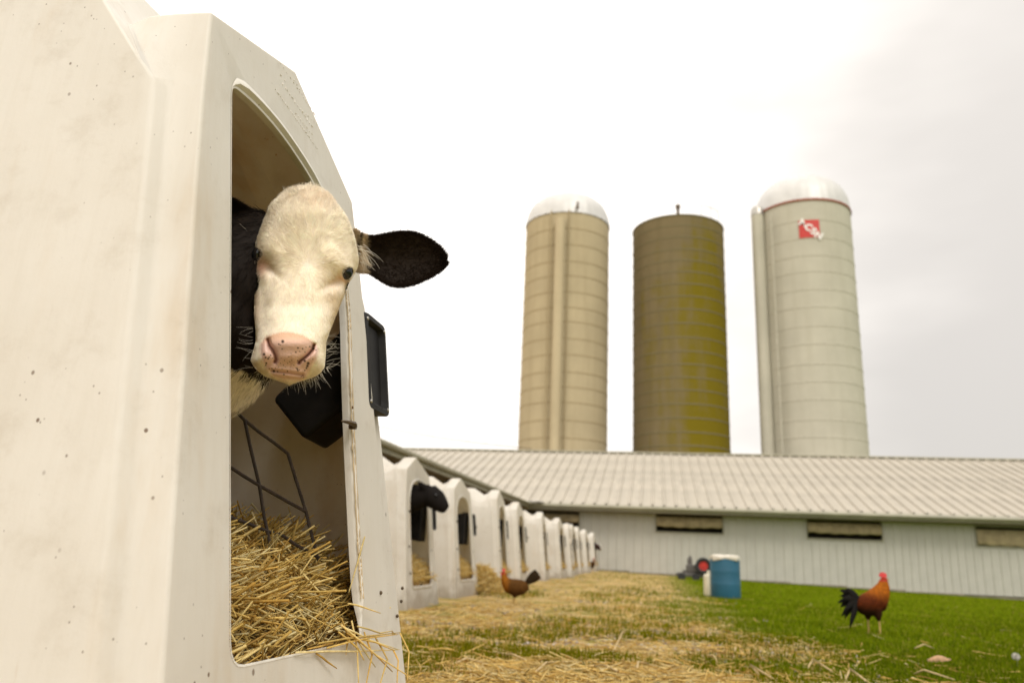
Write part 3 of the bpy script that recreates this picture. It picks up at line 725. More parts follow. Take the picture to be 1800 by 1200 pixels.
# trunk, neck and legs inside the hutch: tubes fused by a voxel remesh
def fuse(tubes, vox, name='t'):
    m = MB()
    for P, R in tubes: m.tube(P, R, 16)
    me = m.mesh(name); o = link(name, me); r = o.modifiers.new('r', 'REMESH'); r.mode = 'VOXEL'; r.voxel_size = vox
    s = o.modifiers.new('s', 'SMOOTH'); s.iterations = 6; s.factor = .5
    dg = bpy.context.evaluated_depsgraph_get(); ev = o.evaluated_get(dg).to_mesh()
    V = np.empty(len(ev.vertices) * 3, np.float32); ev.vertices.foreach_get('co', V); F = [tuple(p.vertices) for p in ev.polygons]
    o.evaluated_get(dg).to_mesh_clear(); bpy.data.objects.remove(o); bpy.data.meshes.remove(me)
    return V.reshape(-1, 3), np.array([f for f in F if len(f) == 4], np.int32)
hb = H(np.array([500.]), np.array([430.]), np.array([-.16]))[0]; hb2 = H(np.array([478.]), np.array([520.]), np.array([-.19]))[0]
tubes = [([hb, (-.80, 1.33, 1.05), (-.90, 1.37, .98), (-1.02, 1.42, .90)], [.085, .125, .155, .18]),
         ([hb2, (-.82, 1.335, .97), (-.92, 1.38, .90)], [.10, .135, .15]),
         ([(-.98, 1.42, .88), (-1.12, 1.44, .86), (-1.3, 1.45, .84), (-1.5, 1.45, .86), (-1.62, 1.44, .88)], [.17, .20, .215, .20, .15])]
for sx, hx in ((-1.02, 0), (-1.55, 1)):
    for sy in (-.09, .09):
        if hx: tubes.append(([(sx, 1.44 + sy, .80), (sx + .05, 1.44 + sy, .66), (sx - .05, 1.44 + sy, .58), (sx - .02, 1.44 + sy, .46)], [.09, .06, .035, .032]))
        else: tubes.append(([(sx, 1.44 + sy, .80), (sx + .01, 1.44 + sy, .64), (sx, 1.44 + sy, .54), (sx, 1.44 + sy, .46)], [.08, .045, .038, .034]))
tubes.append(([(-1.72, 1.44, .95), (-1.80, 1.44, .80), (-1.79, 1.44, .60)], [.022, .018, .03]))
BV, BQ = fuse(tubes, .012)
nb = np.sin(BV[:, 0] * 9 + BV[:, 2] * 7) * .05
under = (BV[:, 2] < .872 + nb * .3 - (BV[:, 0] + .80) * .25) & (BV[:, 0] > -1.15) | (BV[:, 2] < .62) | ((BV[:, 0] < -1.3) & (BV[:, 0] > -1.42) & (BV[:, 2] > .8 + nb))
BC = np.where(under[:, None], WHITE * .85, BLACK * 1.2)
shells.append((BV, BQ, BC))
off = 0; VV = []; QQ = []; CC = []
for v, q, c in shells: VV.append(v); QQ.append(np.asarray(q) + off); CC.append(c); off += len(v)
CORG = np.array([-.95, 1.40, .47])
cme = fast_mesh('calf_body', np.concatenate(VV) - CORG, np.concatenate(QQ), np.concatenate(CC), True)
g = NT('calf_coat'); a = g.n('ShaderNodeAttribute'); a.attribute_name = 'col'; g.col(a.outputs['Color'])
g.bump(g.noise(220, 3, .6), .25, .002); M['coat'] = g.set(.62, 0, .2)
wt = g.n('ShaderNodeAttribute'); wt.attribute_name = 'wet'; g.l(g.rng(wt.outputs['Fac'], 0, 1, .7, .26), g.p.inputs['Roughness']); g.l(g.rng(wt.outputs['Fac'], 0, 1, .15, .6), g.p.inputs['Specular IOR Level'])
g = NT('eye'); g.col((.006, .007, .010)); M['eye'] = g.set(.04, 0, .6)
calf = empty('calf', CORG, 0, 'white-faced black calf with pink nose looking out of the near hutch', 'calf')
wa = cme.attributes.new('wet', 'FLOAT', 'POINT'); wv = np.zeros(len(cme.vertices), np.float32); wv[:XX.size] = (inpoly(XX, YY, PAD) & (YY > 603) & (np.arange(XX.shape[1])[None] < NF)).astype(np.float32).ravel(); wa.data.foreach_set('value', wv)
body = link('body', cme, M['coat'], calf)
for ex, ey, we, r in ((EYL[0] + .5, EYL[1], -.074, .0135), (EYR[0] - 0.5, EYR[1] - .5, -.0690, .0134)):
    # seat the ball on the local surface
    k = int(ey - 331); j = np.argmin(np.abs(X[k] - ex)); wsf = Wd_[k, j]
    c = H(np.array([ex]), np.array([ey]), np.array([wsf - r * (.40 if ex > 500 else .15)]))[0] - CORG
    m = MB(); m.ball(c, (r * .82, r * .9, r * 1.08), 24, Matrix.Rotation(.35, 3, 'Y')); e = m.build('eyeball', M['eye'], calf)

# hair: short coat laid along the growth direction, real strands
g = NT('dark_coat'); a = g.n('ShaderNodeAttribute'); a.attribute_name = 'col'; g.col(a.outputs['Color']); M['coat_far'] = g.set(.8, 0, .06)
HV = []
def strands(root, dirn, nrm, Ln, lift, curl, rad, cols, name, mat, npt=5, gravity=0.0):
    n = len(root); dirn = dirn / (np.linalg.norm(dirn, axis=1)[:, None] + 1e-9)
    sidev = np.cross(nrm, dirn); pts = np.empty((n, npt, 3)); p = root.copy(); d = dirn * np.cos(lift)[:, None] + nrm * np.sin(lift)[:, None]
    for i in range(npt):
        pts[:, i] = p; p = p + d * (Ln / (npt - 1))[:, None]
        d = d + sidev * (curl / (npt - 1))[:, None] - nrm * (np.sin(lift) * .5 / (npt - 1))[:, None]; d[:, 2] -= gravity / (npt - 1); d /= np.linalg.norm(d, axis=1)[:, None]
    cu = bpy.data.hair_curves.new(name); cu.add_curves([npt] * n)
    cu.attributes['position'].data.foreach_set('vector', (pts - CORG).astype(np.float32).ravel())
    ra = cu.attributes.get('radius') or cu.attributes.new('radius', 'FLOAT', 'POINT')
    prof = np.linspace(1, .25, npt); ra.data.foreach_set('value', (rad[:, None] * prof[None]).astype(np.float32).ravel())
    ca = cu.attributes.new('hcol', 'FLOAT_COLOR', 'CURVE'); c4 = np.ones((n, 4), np.float32); c4[:, :3] = cols; ca.data.foreach_set('color', c4.ravel())
    o = link(name, cu, mat, calf); o['kind'] = 'stuff'; return o
g = NT('hair'); a = g.n('ShaderNodeAttribute'); a.attribute_name = 'hcol'; g.col(a.outputs['Color']); M['hair'] = g.set(.6, 0, .1)
trh = g.n('ShaderNodeBsdfTranslucent'); g.l(a.outputs['Color'], trh.inputs['Color']); msh = g.n('ShaderNodeMixShader'); msh.inputs[0].default_value = .22
g.l(g.p.outputs[0], msh.inputs[1]); g.l(trh.outputs[0], msh.inputs[2]); g.l(msh.outputs[0], g.o.inputs[0])
# normals of the head grid
def grid_normals(P):
    du = np.gradient(P, axis=1); dv = np.gradient(P, axis=0); n = np.cross(dv, du); n /= np.linalg.norm(n, axis=-1, keepdims=True) + 1e-12
    s = np.sign((n * (CAM - P)).sum(-1)); return n
HN = grid_normals(PV[:, :NF]); cflip = np.sign((HN[150, 100] * (CAM - PV[150, 100])).sum()); HN = HN * cflip
DU = np.gradient(PV[:, :NF], axis=1); DX = np.gradient(X, axis=1)[..., None]
# tangent vectors for +px and +py on the surface
TX = DU / np.where(np.abs(DX) < .02, .02, DX); TYv = np.gradient(PV[:, :NF], axis=0) - TX * np.gradient(X, axis=0)[..., None]
area = np.linalg.norm(np.cross(np.gradient(PV[:, :NF], axis=0), DU), axis=-1)
okm = ~inpoly(X, Yg, PAD)
for ex, ey in (EYL, EYR): okm &= np.hypot(X - ex, (Y_ := Yg) - ey - (-2 if ex < 500 else 0)) > (12.5 if ex < 500 else 10.5)
w_ = (area * okm).ravel(); w_ /= w_.sum()
NH = 44000
idx = rng.choice(w_.size, NH, p=w_); ri, ci = np.unravel_index(idx, X.shape)
hx = X[ri, ci]; hy = Yg[ri, ci]; root = PV[ri, ci] + (rng.random((NH, 1)) - .5) * TX[ri, ci] * 1.2 + (rng.random((NH, 1)) - .5) * TYv[ri, ci] * 1.2; nn = HN[ri, ci]
# growth direction in picture axes: away from the whorl, swept back over the forehead and down the nose
wx, wy = 541, 468
ang = np.arctan2(hy - wy, hx - wx); rr = np.hypot(hx - wx, hy - wy)
gx_ = np.cos(ang) * 1.0; gy_ = np.sin(ang) * 1.0
down = S(hy, 455, 500); gx_ = gx_ * (1 - .72 * down); gy_ = gy_ * (1 - .3 * down) + .75 * down
upf = S(-hy, -460, -420); gx_ = gx_ * (1 + .25 * upf * np.sign(hx - wx) * np.sign(gx_)); gy_ += -.25 * upf
wave = (vnoise(hx, hy, 16, 11) - .5) * 1.3 + (vnoise(hx, hy, 6, 12) - .5) * .6
c_, s_ = np.cos(wave), np.sin(wave); gx_, gy_ = gx_ * c_ - gy_ * s_, gx_ * s_ + gy_ * c_
# long brow and cheek hair flows sideways
cheek = S(np.abs(hx - (wx + (hy - wy) * -.12)), 55, 95); gx_ += np.sign(hx - wx) * cheek * .4; gy_ += cheek * .55
dv = TX[ri, ci] * gx_[:, None] + TYv[ri, ci] * gy_[:, None]
Ln = np.interp(hy, [335, 360, 420, 470, 520, 580, 620, 670], [.022, .019, .015, .010, .008, .006, .005, .008]) * rng.uniform(.6, 1.25, NH)
clump = vnoise(hx, hy, 3.2, 15)
lift = np.interp(hy, [335, 350, 380, 470, 660], [.26, .15, .08, .06, .08]) * (.8 + .4 * clump) * rng.uniform(.7, 1.3, NH)
pc = pigment(hx[None], hy[None], None)[0]
pc = pc * rng.uniform(.88, 1.14, (NH, 1)) * (.96 + .10 * vnoise(hx, hy, 3.0, 77))[:, None]; pc[:, 2] *= rng.uniform(.92, 1.02, NH)
strands(root, dv, nn, Ln, lift, rng.normal(0, .5, NH) + (vnoise(hx, hy, 8, 17) - .5) * 1.2, rng.uniform(.00025, .00048, NH), np.clip(pc, 0, 1), 'face_hair', M['hair'])
# ear hair
for (Xe, Ye, We, Pe, Ce), nh in zip(ear_data, (22000, 4000)):
    n_ = grid_normals(Pe); ctr = Pe.mean(1, keepdims=True); n_ = n_ * np.sign((n_ * (Pe - ctr)).sum(-1).mean())
    i_ = rng.integers(1, Xe.shape[0] - 1, nh); k_ = rng.integers(0, Xe.shape[1], nh)
    rim = rng.random(nh) < .45; k_ = np.where(rim, np.where(rng.random(nh) < .7, Xe.shape[1] // 2, 0) + rng.integers(-1, 2, nh), k_) % Xe.shape[1]
    al = np.gradient(Pe, axis=0)[i_, k_]; ou = (Pe - ctr)[i_, k_]; ou /= np.linalg.norm(ou, axis=1)[:, None]; al /= np.linalg.norm(al, axis=1)[:, None]
    t = rng.random((nh, 1))
    lowr = (np.abs(k_ - Xe.shape[1] // 2) < 3)
    rt = Pe[i_, k_] * (1 - t) + Pe[i_, (k_ + 1) % Xe.shape[1]] * t + al * (rng.random((nh, 1)) - .5) * .004
    d_ = al * rng.uniform(.3, 1.0, (nh, 1)) + ou * np.where(lowr, .9, .25)[:, None] + rng.normal(0, .28, (nh, 3))
    col_ = Ce[i_, k_] * rng.uniform(.7, 1.0, (nh, 1)) + np.array([.003, .001, .0])
    strands(rt, d_, n_[i_, k_], np.where(lowr, rng.uniform(.006, .012, nh), rng.uniform(.005, .009, nh)), rng.uniform(.1, .35, nh), rng.normal(0, .3, nh), rng.uniform(.0003, .00055, nh), np.clip(col_, 0, 1), 'ear_hair', M['hair'])
# neck and trunk hair
nrm = np.zeros_like(BV); e1 = BV[BQ[:, 1]] - BV[BQ[:, 0]]; e2 = BV[BQ[:, 3]] - BV[BQ[:, 0]]; fn = np.cross(e1, e2)
for k in range(4): np.add.at(nrm, BQ[:, k], fn)
nrm /= np.linalg.norm(nrm, axis=1)[:, None] + 1e-12
cand = np.where((BV[:, 0] > -1.2))[0]; nh = 26000; i_ = rng.choice(cand, nh)
rt = BV[i_] + rng.uniform(-.006, .006, (nh, 3)); d_ = np.tile([-.7, .1, -.7], (nh, 1)) + rng.normal(0, .2, (nh, 3)); d_ -= nrm[i_] * (d_ * nrm[i_]).sum(1)[:, None]
strands(rt, d_, nrm[i_], rng.uniform(.010, .02, nh), rng.uniform(.15, .45, nh), rng.normal(0, .3, nh), rng.uniform(.0004, .0007, nh), BC[i_] * rng.uniform(.7, 1.3, (nh, 1)) + .003, 'neck_hair', M['hair'])
# long white feelers: chin, lips, brows, lashes, ear base
def feelers(lst, name, w, col=(.85, .80, .70), rad=.00022):
    P = []; D = []; Ls = []; Cv = []
    cu = bpy.data.hair_curves.new(name); cu.add_curves([6] * len(lst)); pts = np.empty((len(lst), 6, 3))
    for i, (p, q, b) in enumerate(lst):
        p = np.array(p, float); q = np.array(q, float); t = np.linspace(0, 1, 6)[:, None]; nrm_ = np.array([-(q - p)[1], (q - p)[0]])
        s = p + (q - p) * t + nrm_ * b * (t * t); pts[i] = H(s[:, 0], s[:, 1], w[i] + np.linspace(0, .006, 6)) - CORG
    cu.attributes['position'].data.foreach_set('vector', pts.astype(np.float32).ravel())
    ra = cu.attributes.get('radius') or cu.attributes.new('radius', 'FLOAT', 'POINT'); ra.data.foreach_set('value', np.tile(np.linspace(rad, rad * .35, 6), len(lst)).astype(np.float32))
    ca = cu.attributes.new('hcol', 'FLOAT_COLOR', 'CURVE'); c4 = np.ones((len(lst), 4), np.float32); c4[:, :3] = np.array(col) * rng.uniform(.85, 1.1, (len(lst), 1)); ca.data.foreach_set('color', c4.ravel())
    o = link(name, cu, M['hair'], calf); o['kind'] = 'stuff'
R_ = random.Random(5)
fl = []; fw = []
for i in range(130):      # chin fringe
    x = R_.uniform(452, 578); y = np.interp(x, [452, 480, 520, 550, 578], [656, 668, 673, 668, 650]) - R_.uniform(0, 8)
    l = abs(R_.gauss(0, 1)) * 7 + 4; a_ = math.radians(90 - (x - 512) * .55 + R_.gauss(0, 14)); fl.append(((x, y), (x + math.cos(a_) * l, y + math.sin(a_) * l), R_.uniform(-.25, .25))); fw.append(.02 + R_.uniform(-.02, .02))
for i in range(16):
    x = R_.uniform(500, 572); l = R_.uniform(12, 32); a_ = math.radians(90 - (x - 525) * .5 + R_.gauss(0, 10)); fl.append(((x, 664), (x + math.cos(a_) * l, 662 + math.sin(a_) * l), R_.uniform(-.4, .1))); fw.append(.02)
for i in range(18):
    y = R_.uniform(590, 650); l = R_.uniform(14, 30); fl.append(((574, y), (574 + l, y + R_.uniform(-16, 12)), R_.uniform(-.5, .4))); fw.append(.02)
for i in range(13):
    y = R_.uniform(575, 650); l = R_.uniform(14, 34); fl.append(((445, y), (445 - l, y + R_.uniform(-14, 18)), R_.uniform(-.5, .5))); fw.append(.02)
feelers(fl, 'whisker', fw)
fl = []; fw = []
for i in range(26):       # brow and lashes by the left eye, brow tuft above
    x, y = R_.uniform(440, 452), R_.uniform(430, 440); fl.append(((x, y), (x - R_.uniform(8, 24), y + R_.uniform(-2, 14)), R_.uniform(.0, .4))); fw.append(-.055)
for i in range(22):
    x, y = R_.uniform(434, 448), R_.uniform(408, 424); fl.append(((x, y), (x - R_.uniform(8, 26), y + R_.uniform(-12, 8)), R_.uniform(-.9, .6))); fw.append(-.07)
for i in range(16):
    x, y = R_.uniform(447, 452), R_.uniform(455, 466); fl.append(((x, y), (x - R_.uniform(6, 16), y + R_.uniform(2, 20)), R_.uniform(-.3, .3))); fw.append(-.062)
for i in range(24):       # ear-base hairs arching over the black ear
    x, y = R_.uniform(628, 644), R_.uniform(428, 466); fl.append(((x, y), (x + R_.uniform(12, 34), y + R_.uniform(-2, 26)), R_.uniform(-.7, -.1) * -1)); fw.append(-.078)
for i in range(18):       # right lashes
    x, y = R_.uniform(606, 620), R_.uniform(468, 474); fl.append(((x, y), (x + R_.uniform(1, 9), y + R_.uniform(4, 12)), R_.uniform(-.3, .3))); fw.append(-.045)
for i in range(40):       # poll tuft
    x, y = R_.uniform(502, 526), R_.uniform(334, 342); fl.append(((x, y), (x - R_.uniform(0, 10), y - R_.uniform(3, 10)), R_.uniform(-.3, .3))); fw.append(-.05)
feelers(fl, 'lash', fw, rad=.0004)

# ------------------------------------------------------------------ the row of further hutches
profR = [(-.50, 0), (-.475, .371), (-.43, .98), (-.40, 1.13), (-.37, 1.245), (-.06, 1.385), (.37, 1.245), (.41, 1.10), (.46, .75), (.54, 0)]
def rel(stn): return [[(dx, dy, dz) for dx, dy, dz in r] for r in stn]
stR = [[(0, 0, 0)] * 10] + [[(dx, dy * .8, dz * .9) for dx, dy, dz in r] for r in stM[1:]]
stR[5] = [(-.24, -.035, 0), (-.24, -.035, 0), (-.24, -.03, 0), (-.24, -.03, .0), (-.24, -.01, -.05), (-.22, 0, -.075), (-.24, .03, -.05), (-.24, .09, -.03), (-.24, .10, 0), (-.24, .14, 0)]
stR[7] = [(-1.75, dy, dz) for _, dy, dz in [(0, -.05, 0), (0, -.05, 0), (0, -.045, 0), (0, -.045, .0), (0, -.03, .01), (0, 0, .015), (0, .05, .0), (0, .10, -.03), (0, .11, 0), (0, .16, 0)]]
stR[4] = [(-.12, -.03, 0), (-.12, -.03, 0), (-.12, -.025, 0), (-.12, -.02, .0), (-.16, -.005, -.03), (-.165, 0, -.05), (-.15, .04, -.05), (-.15, .09, -.03), (-.15, .10, 0), (-.15, .14, 0)]
stR[8] = [(dx, dy, min(dz, 0)) for dx, dy, dz in stM[8]]
stR[6] = [(-.40, -.05, 0), (-.40, -.05, 0), (-.40, -.045, 0), (-.40, -.045, .0), (-.40, -.03, .01), (-.36, 0, .015), (-.40, .05, .0), (-.40, .10, -.03), (-.40, .11, 0), (-.40, .16, 0)]
opR = [(-.31, .20), (-.325, .6), (-.32, .98), (-.25, 1.10), (-.10, 1.16), (.08, 1.16), (.22, 1.10), (.30, .98), (.31, .6), (.34, .20)]
opR = round_loop(opR, [.04, 0, .1, .1, .1, .1, .1, .1, 0, .04], 2)
XR = -2.26; ZR = 1.245; HT = 0.105
rowh = empty('calf_hutch', (XR, 7.31, 0), 0, 'x', 'calf hutch', 'calf hutches in a row')
TILT_save = TILT; TILT = HT
me = hutch_mesh(profR, opR, stR, HT, ZR, 'row_shell'); smooth(me, 22)
o = link('shell', me, M['hutch_far'], rowh)
b = o.modifiers.new('bevel', 'BEVEL'); b.width = .014; b.segments = 2; b.limit_method = 'ANGLE'; b.angle_limit = math.radians(20)
s_ = o.modifiers.new('solid', 'SOLIDIFY'); s_.thickness = .007; s_.offset = -1
wn = o.modifiers.new('wn', 'WEIGHTED_NORMAL'); wn.weight = 100
link('doorway_rim', lip_mesh(opR, ZR, HT, .011, 'row_rim'), M['hutch_far'], rowh)
def rf(z): return (ZR - z) * HT
fr = bin_frame(rowh, .435, .565, .72, .985, lambda z: rf(z) - .026)
hexa([(-.30, .26, .90), (-.16, .26, .62), (-.02, .26, .60), (-.02, .26, 1.0), (-.30, .46, .90), (-.16, .46, .62), (-.02, .46, .60), (-.02, .46, 1.0)], 'feed_bin', M['black_plastic'], rowh, .012)
for (yy, zz, fy) in [(-.34, .86, 0), (-.37, .55, 0), (.34, .52, 0), (.36, .30, 0), (-.36, .32, 0)]:
    m = MB(); m.ball((rf(zz) + .004, yy, zz), (.008, .011, .013), 8); m.build('bolt', M['bolt'], rowh)
for (xx, zz) in [(-.25, .85), (-.32, .52), (-.62, .55)]:
    m = MB(); m.ball((xx, -.475 - .03, zz), (.014, .012, .016), 8); m.build('bolt', M['bolt'], rowh)
m = MB()
for k in range(5): m.tube([(-.10, -.24 + .12 * k, .18), (-.12, -.24 + .12 * k, .72)], .004, 5)
for k in range(4): m.tube([(-.11, -.27, .24 + .15 * k), (-.11, .27, .24 + .15 * k)], .004, 5)
m.build('wire_grid', M['rod'], rowh)
bx_, by_ = np.meshgrid(np.linspace(-1.6, .10, 26), np.linspace(-.44, .50, 16))
bzz = .20 + .24 * np.clip((.10 - bx_) / .22, 0, 1) ** .7 + .03 * np.sin(bx_ * 17 + by_ * 9) * np.cos(by_ * 21)
Vb = np.stack([bx_, by_, bzz], -1).reshape(-1, 3); ii = (np.arange(15)[:, None] * 26 + np.arange(25)[None]).ravel(); Qb = np.stack([ii, ii + 1, ii + 27, ii + 26], -1)
n = 1700; x = .085 - rng.random(n) ** 1.5 * .8; y = rng.uniform(-.34, .44, n); z = .21 + .24 * np.clip((.10 - x) / .22, 0, 1) ** .7 + rng.exponential(.012, n)
an = rng.uniform(0, 6.28, n); v_, q_, c_ = stalks(np.stack([x, y, z], -1), np.stack([np.cos(an), np.sin(an), rng.normal(0, .25, n)], -1), rng.uniform(.06, .2, n), rng.uniform(.003, .006, n), .12, straw_cols(n))
v_[:, 0] = np.minimum(v_[:, 0], .12 + .02)
bedme = fast_mesh('row_bed', np.concatenate([Vb, v_]), np.concatenate([Qb, q_ + len(Vb)]), np.concatenate([np.tile([.30, .18, .05], (len(Vb), 1)), c_]), True)
ROW = [(7.31, 'white calf hutch nearest behind the big one, a black calf sticking its head out'),
       (9.42, 'empty white calf hutch right behind the black calf\'s nose'),
       (11.05, 'narrow looking white calf hutch just left of the brown hen\'s head'),
       (13.55, 'white calf hutch directly behind the brown hen\'s back'),
       (16.5, 'white calf hutch behind the raised tail of the brown hen'),
       (18.9, 'white calf hutch below the dark barn window, sixth along the row'),
       (20.6, 'low far white calf hutch with a pale brown calf looking out'),
       (22.5, 'small far white hutch just past the pale brown calf'),
       (24.4, 'small far white hutch, third from the barn end of the row'),
       (26.5, 'far white hutch with a dark hen at its foot'),
       (29.6, 'farthest white calf hutch, nearest the grey barn wall')]
for k, (yc, lab) in enumerate(ROW):
    o = rowh if k == 0 else copy_tree(rowh)
    dx = random.Random(k).uniform(-.10, .10) if k else 0
    zg = float(gz(XR, yc)) - .01
    if k == 6: zg -= .05
    o.location = (XR + dx, yc, zg); o.rotation_euler = (0, 0, random.Random(k + 50).uniform(-.05, .05) if k else 0); o['label'] = lab
    if k == 0: rowh['label'] = lab
    bo = link('straw_bedding', bedme, M['straw']); bo.location = o.location
    tag(bo, 'straw bedding inside ' + ['the hutch of the black calf', 'the hutch next past the black calf', 'the third hutch of the row', 'the fourth hutch, behind the brown hen', 'the fifth hutch of the row', 'the sixth hutch of the row', 'the hutch of the pale brown calf', 'the hutch just past the pale calf', 'the ninth hutch of the row', 'the hutch with the dark hen beside it', 'the hutch nearest the barn wall'][k], 'straw', kind='stuff')
# straw spilling out in front between two hutches
n = 3800; x = rng.normal(-2.15, .13, n); y = rng.normal(10.25, .16, n); h_ = np.exp(-((x + 2.25) / .25) ** 2 - ((y - 10.25) / .4) ** 2) * .34; z = gz(x, y) + h_ * rng.random(n) ** .5
an = rng.uniform(0, 6.28, n); v_, q_, c_ = stalks(np.stack([x, y, z], -1), np.stack([np.cos(an), np.sin(an), rng.normal(-.3, .4, n)], -1), rng.uniform(.08, .25, n), rng.uniform(.005, .010, n), .12, straw_cols(n))
tag(link('straw_pile', fast_mesh('straw_pile', v_, q_, c_, True), M['straw']), 'golden straw heaped between the hutches just left of the brown hen', 'straw', kind='stuff')

# ------------------------------------------------------------------ other calves
def small_calf(loc, label, col_head, col_body, yaw=0, head_dz=0.0, face=None, scale=1.0, group=None):
    """standing calf, +X = forward, head out in front and carried low"""
    tubes = [([(-.95, 0, .78), (-.7, 0, .80), (-.4, 0, .78), (-.12, 0, .80)], [.13, .18, .185, .14]),
             ([(-.30, 0, .90), (-.10, 0, .965), (.06, 0, 1.01), (.12, 0, 1.02)], [.17, .15, .12, .10]),
             ([(.10, 0, 1.03), (.17, 0, 1.02), (.23, 0, .98), (.28, 0, .935), (.315, 0, .905), (.335, 0, .892)], [.07, .108, .100, .078, .058, .042]),
             ([(-1.02, 0, .88), (-1.06, 0, .72), (-1.05, 0, .52)], [.022, .016, .025])]
    for sx, hind in ((-.22, 0), (-.88, 1)):
        for sy in (-.09, .09):
            if hind: tubes.append(([(sx, sy, .74), (sx + .06, sy, .60), (sx - .05, sy, .48), (sx - .01, sy, .28)], [.09, .06, .034, .032]))
            else: tubes.append(([(sx, sy, .72), (sx + .01, sy, .56), (sx, sy, .44), (sx, sy, .28)], [.075, .045, .037, .034]))
    for sy in (-1, 1):
        tubes.append(([(.16, .06 * sy, 1.08), (.10, .12 * sy, 1.11), (.08, .17 * sy, 1.13)], [(.022, .03), (.016, .04), (.010, .014)]))
    v, q = fuse(tubes, .016); c = np.tile(col_body, (len(v), 1)); c[v[:, 0] > .1] = col_head
    if face is not None: c[(v[:, 0] > .14) & (np.abs(v[:, 1]) < .045)] = face
    r = empty('calf', loc, yaw, label, 'calf', group); r.scale = (scale,) * 3
    v[:, 2] += head_dz * 0
    b = link('body', fast_mesh('calf_body', v, q, c, True), M['coat_far'], r)
    for sy in (-1, 1):
        m = MB(); m.ball((.245, .094 * sy, 1.02), .014, 10); m.build('eyeball', M['eye'], r)
    return r
zb = float(gz(XR, 7.31))
small_calf((-2.30, 7.34, .0), 'black calf in profile with its head out of the second hutch', (.012, .010, .009), (.012, .010, .009), 0.0, group='calves in the far hutches')
small_calf((-2.48, 20.6, -.13), 'pale brown and white calf peering from a far hutch', (.45, .34, .25), (.16, .09, .06), -.25, face=(.7, .62, .52), group='calves in the far hutches')
small_calf((-2.30, 29.6, -.22), 'dark calf with white forehead looking from the farthest hutch', (.05, .03, .025), (.02, .015, .013), -.1, face=(.6, .55, .48), group='calves in the far hutches')

# ------------------------------------------------------------------ barn
WY = 32.0; EY = 31.35; EZ = 2.40; SL = 0.333; RY = 41.0; RZ = EZ + SL * (RY - EY); XC = -5.0
M['wall'] = simple('white_metal_siding', (0.46, 0.445, 0.39), 0.5, 0.0, 0.08, 1.2, 0.15)
M['roof'] = simple('weathered_metal_roof', (0.41, 0.37, 0.30), 0.6, 0.0, 0.14, 0.8, 0.2)
M['gutter'] = simple('gutter_paint', (0.30, 0.28, 0.20), 0.45, 0.0, 0.15, 2.0)
M['soffit'] = simple('soffit_boards', (0.17, 0.13, 0.085), 0.8, 0, 0.3, 3.0)
M['dark'] = simple('barn_shade_sheet', (0.035, 0.028, 0.02), 0.9, 0, 0.4, 2.0)
M['curtain'] = simple('tan_curtain_canvas', (0.36, 0.29, 0.17), 0.8, 0, 0.25, 4.0, 0.4)
M['timber'] = simple('weathered_timber', (0.16, 0.115, 0.07), 0.8, 0, 0.3, 6.0, 0.4)
M['block'] = simple('footing_shadow_brown', (0.22, 0.19, 0.14), 0.9, 0, 0.25, 5.0, 0.5)
barn = empty('dairy_barn', (XC, WY, 0), 0, 'long low grey-white metal barn with a ribbed roof running behind the hutches', 'barn')
def BL(x, y, z): return (x - XC, y - WY, z)
def ribbed(width, rib=0.305, h=.028):
    """profile across a sheet: list of (s, height)"""
    P = [(0, 0)]; s = 0
    nrib = max(1, round(width / rib)); st_ = width / nrib
    for i in range(nrib):
        a = i * st_
        P += [(a + st_ * .38, 0), (a + st_ * .44, h), (a + st_ * .58, h), (a + st_ * .64, 0)]
    P.append((width, 0)); return P
_c = {}
def roof_sheet(x, w, name='roof_panel'):
    """from eave to ridge; local x along the building"""
    if w not in _c:
        P = ribbed(w, .42, .075); V = []; F = []
        Ls = [0, .33, .66, 1.0]
        for j, t in enumerate(Ls):
            y = EY - .12 + t * (RY - EY + .12); z = EZ + SL * (y - EY) + .02
            for s_, h in P: V.append((s_, y - WY, z + h))
        k = len(P)
        for j in range(len(Ls) - 1):
            for i in range(k - 1): F.append((j * k + i, j * k + i + 1, (j + 1) * k + i + 1, (j + 1) * k + i))
        me = bpy.data.meshes.new('roof_sheet'); me.from_pydata(V, [], F); me.materials.append(M['roof']); _c[w] = me
    o = bpy.data.objects.new(name, _c[w]); COL.objects.link(o); o.parent = barn; o.location = (x - XC, 0, random.uniform(-.004, .004)); return o
for k in range(40): roof_sheet(-17.0 + k * .90, .905)
# far slope, ridge cap
m = MB(); m.box(BL(-17, RY - .2, RZ + .0), BL(19, RY + .2, RZ + .10)); m.build('ridge_cap', M['gutter'], barn, .03)
m = MB(); m.add([BL(-17, RY, RZ), BL(19, RY, RZ), BL(19, RY + 9.6, EZ), BL(-17, RY + 9.6, EZ)], [(0, 1, 2, 3)]); m.build('rear_roof_slope', M['roof'], barn)
# gutter and fascia of the long side
m = MB(); m.tube([BL(XC + .06, EY - .14, EZ - .08), BL(19, EY - .14, EZ - .08)], (.085, .095), 8); m.build('gutter', M['gutter'], barn)
m = MB(); m.box(BL(XC, EY - .06, EZ - .24), BL(19, EY - .02, EZ - .005)); m.build('fascia_board', M['gutter'], barn)
m = MB(); m.box(BL(XC, EY - .02, EZ - .26), BL(19, WY + .02, EZ - .23)); m.build('soffit', M['soffit'], barn)
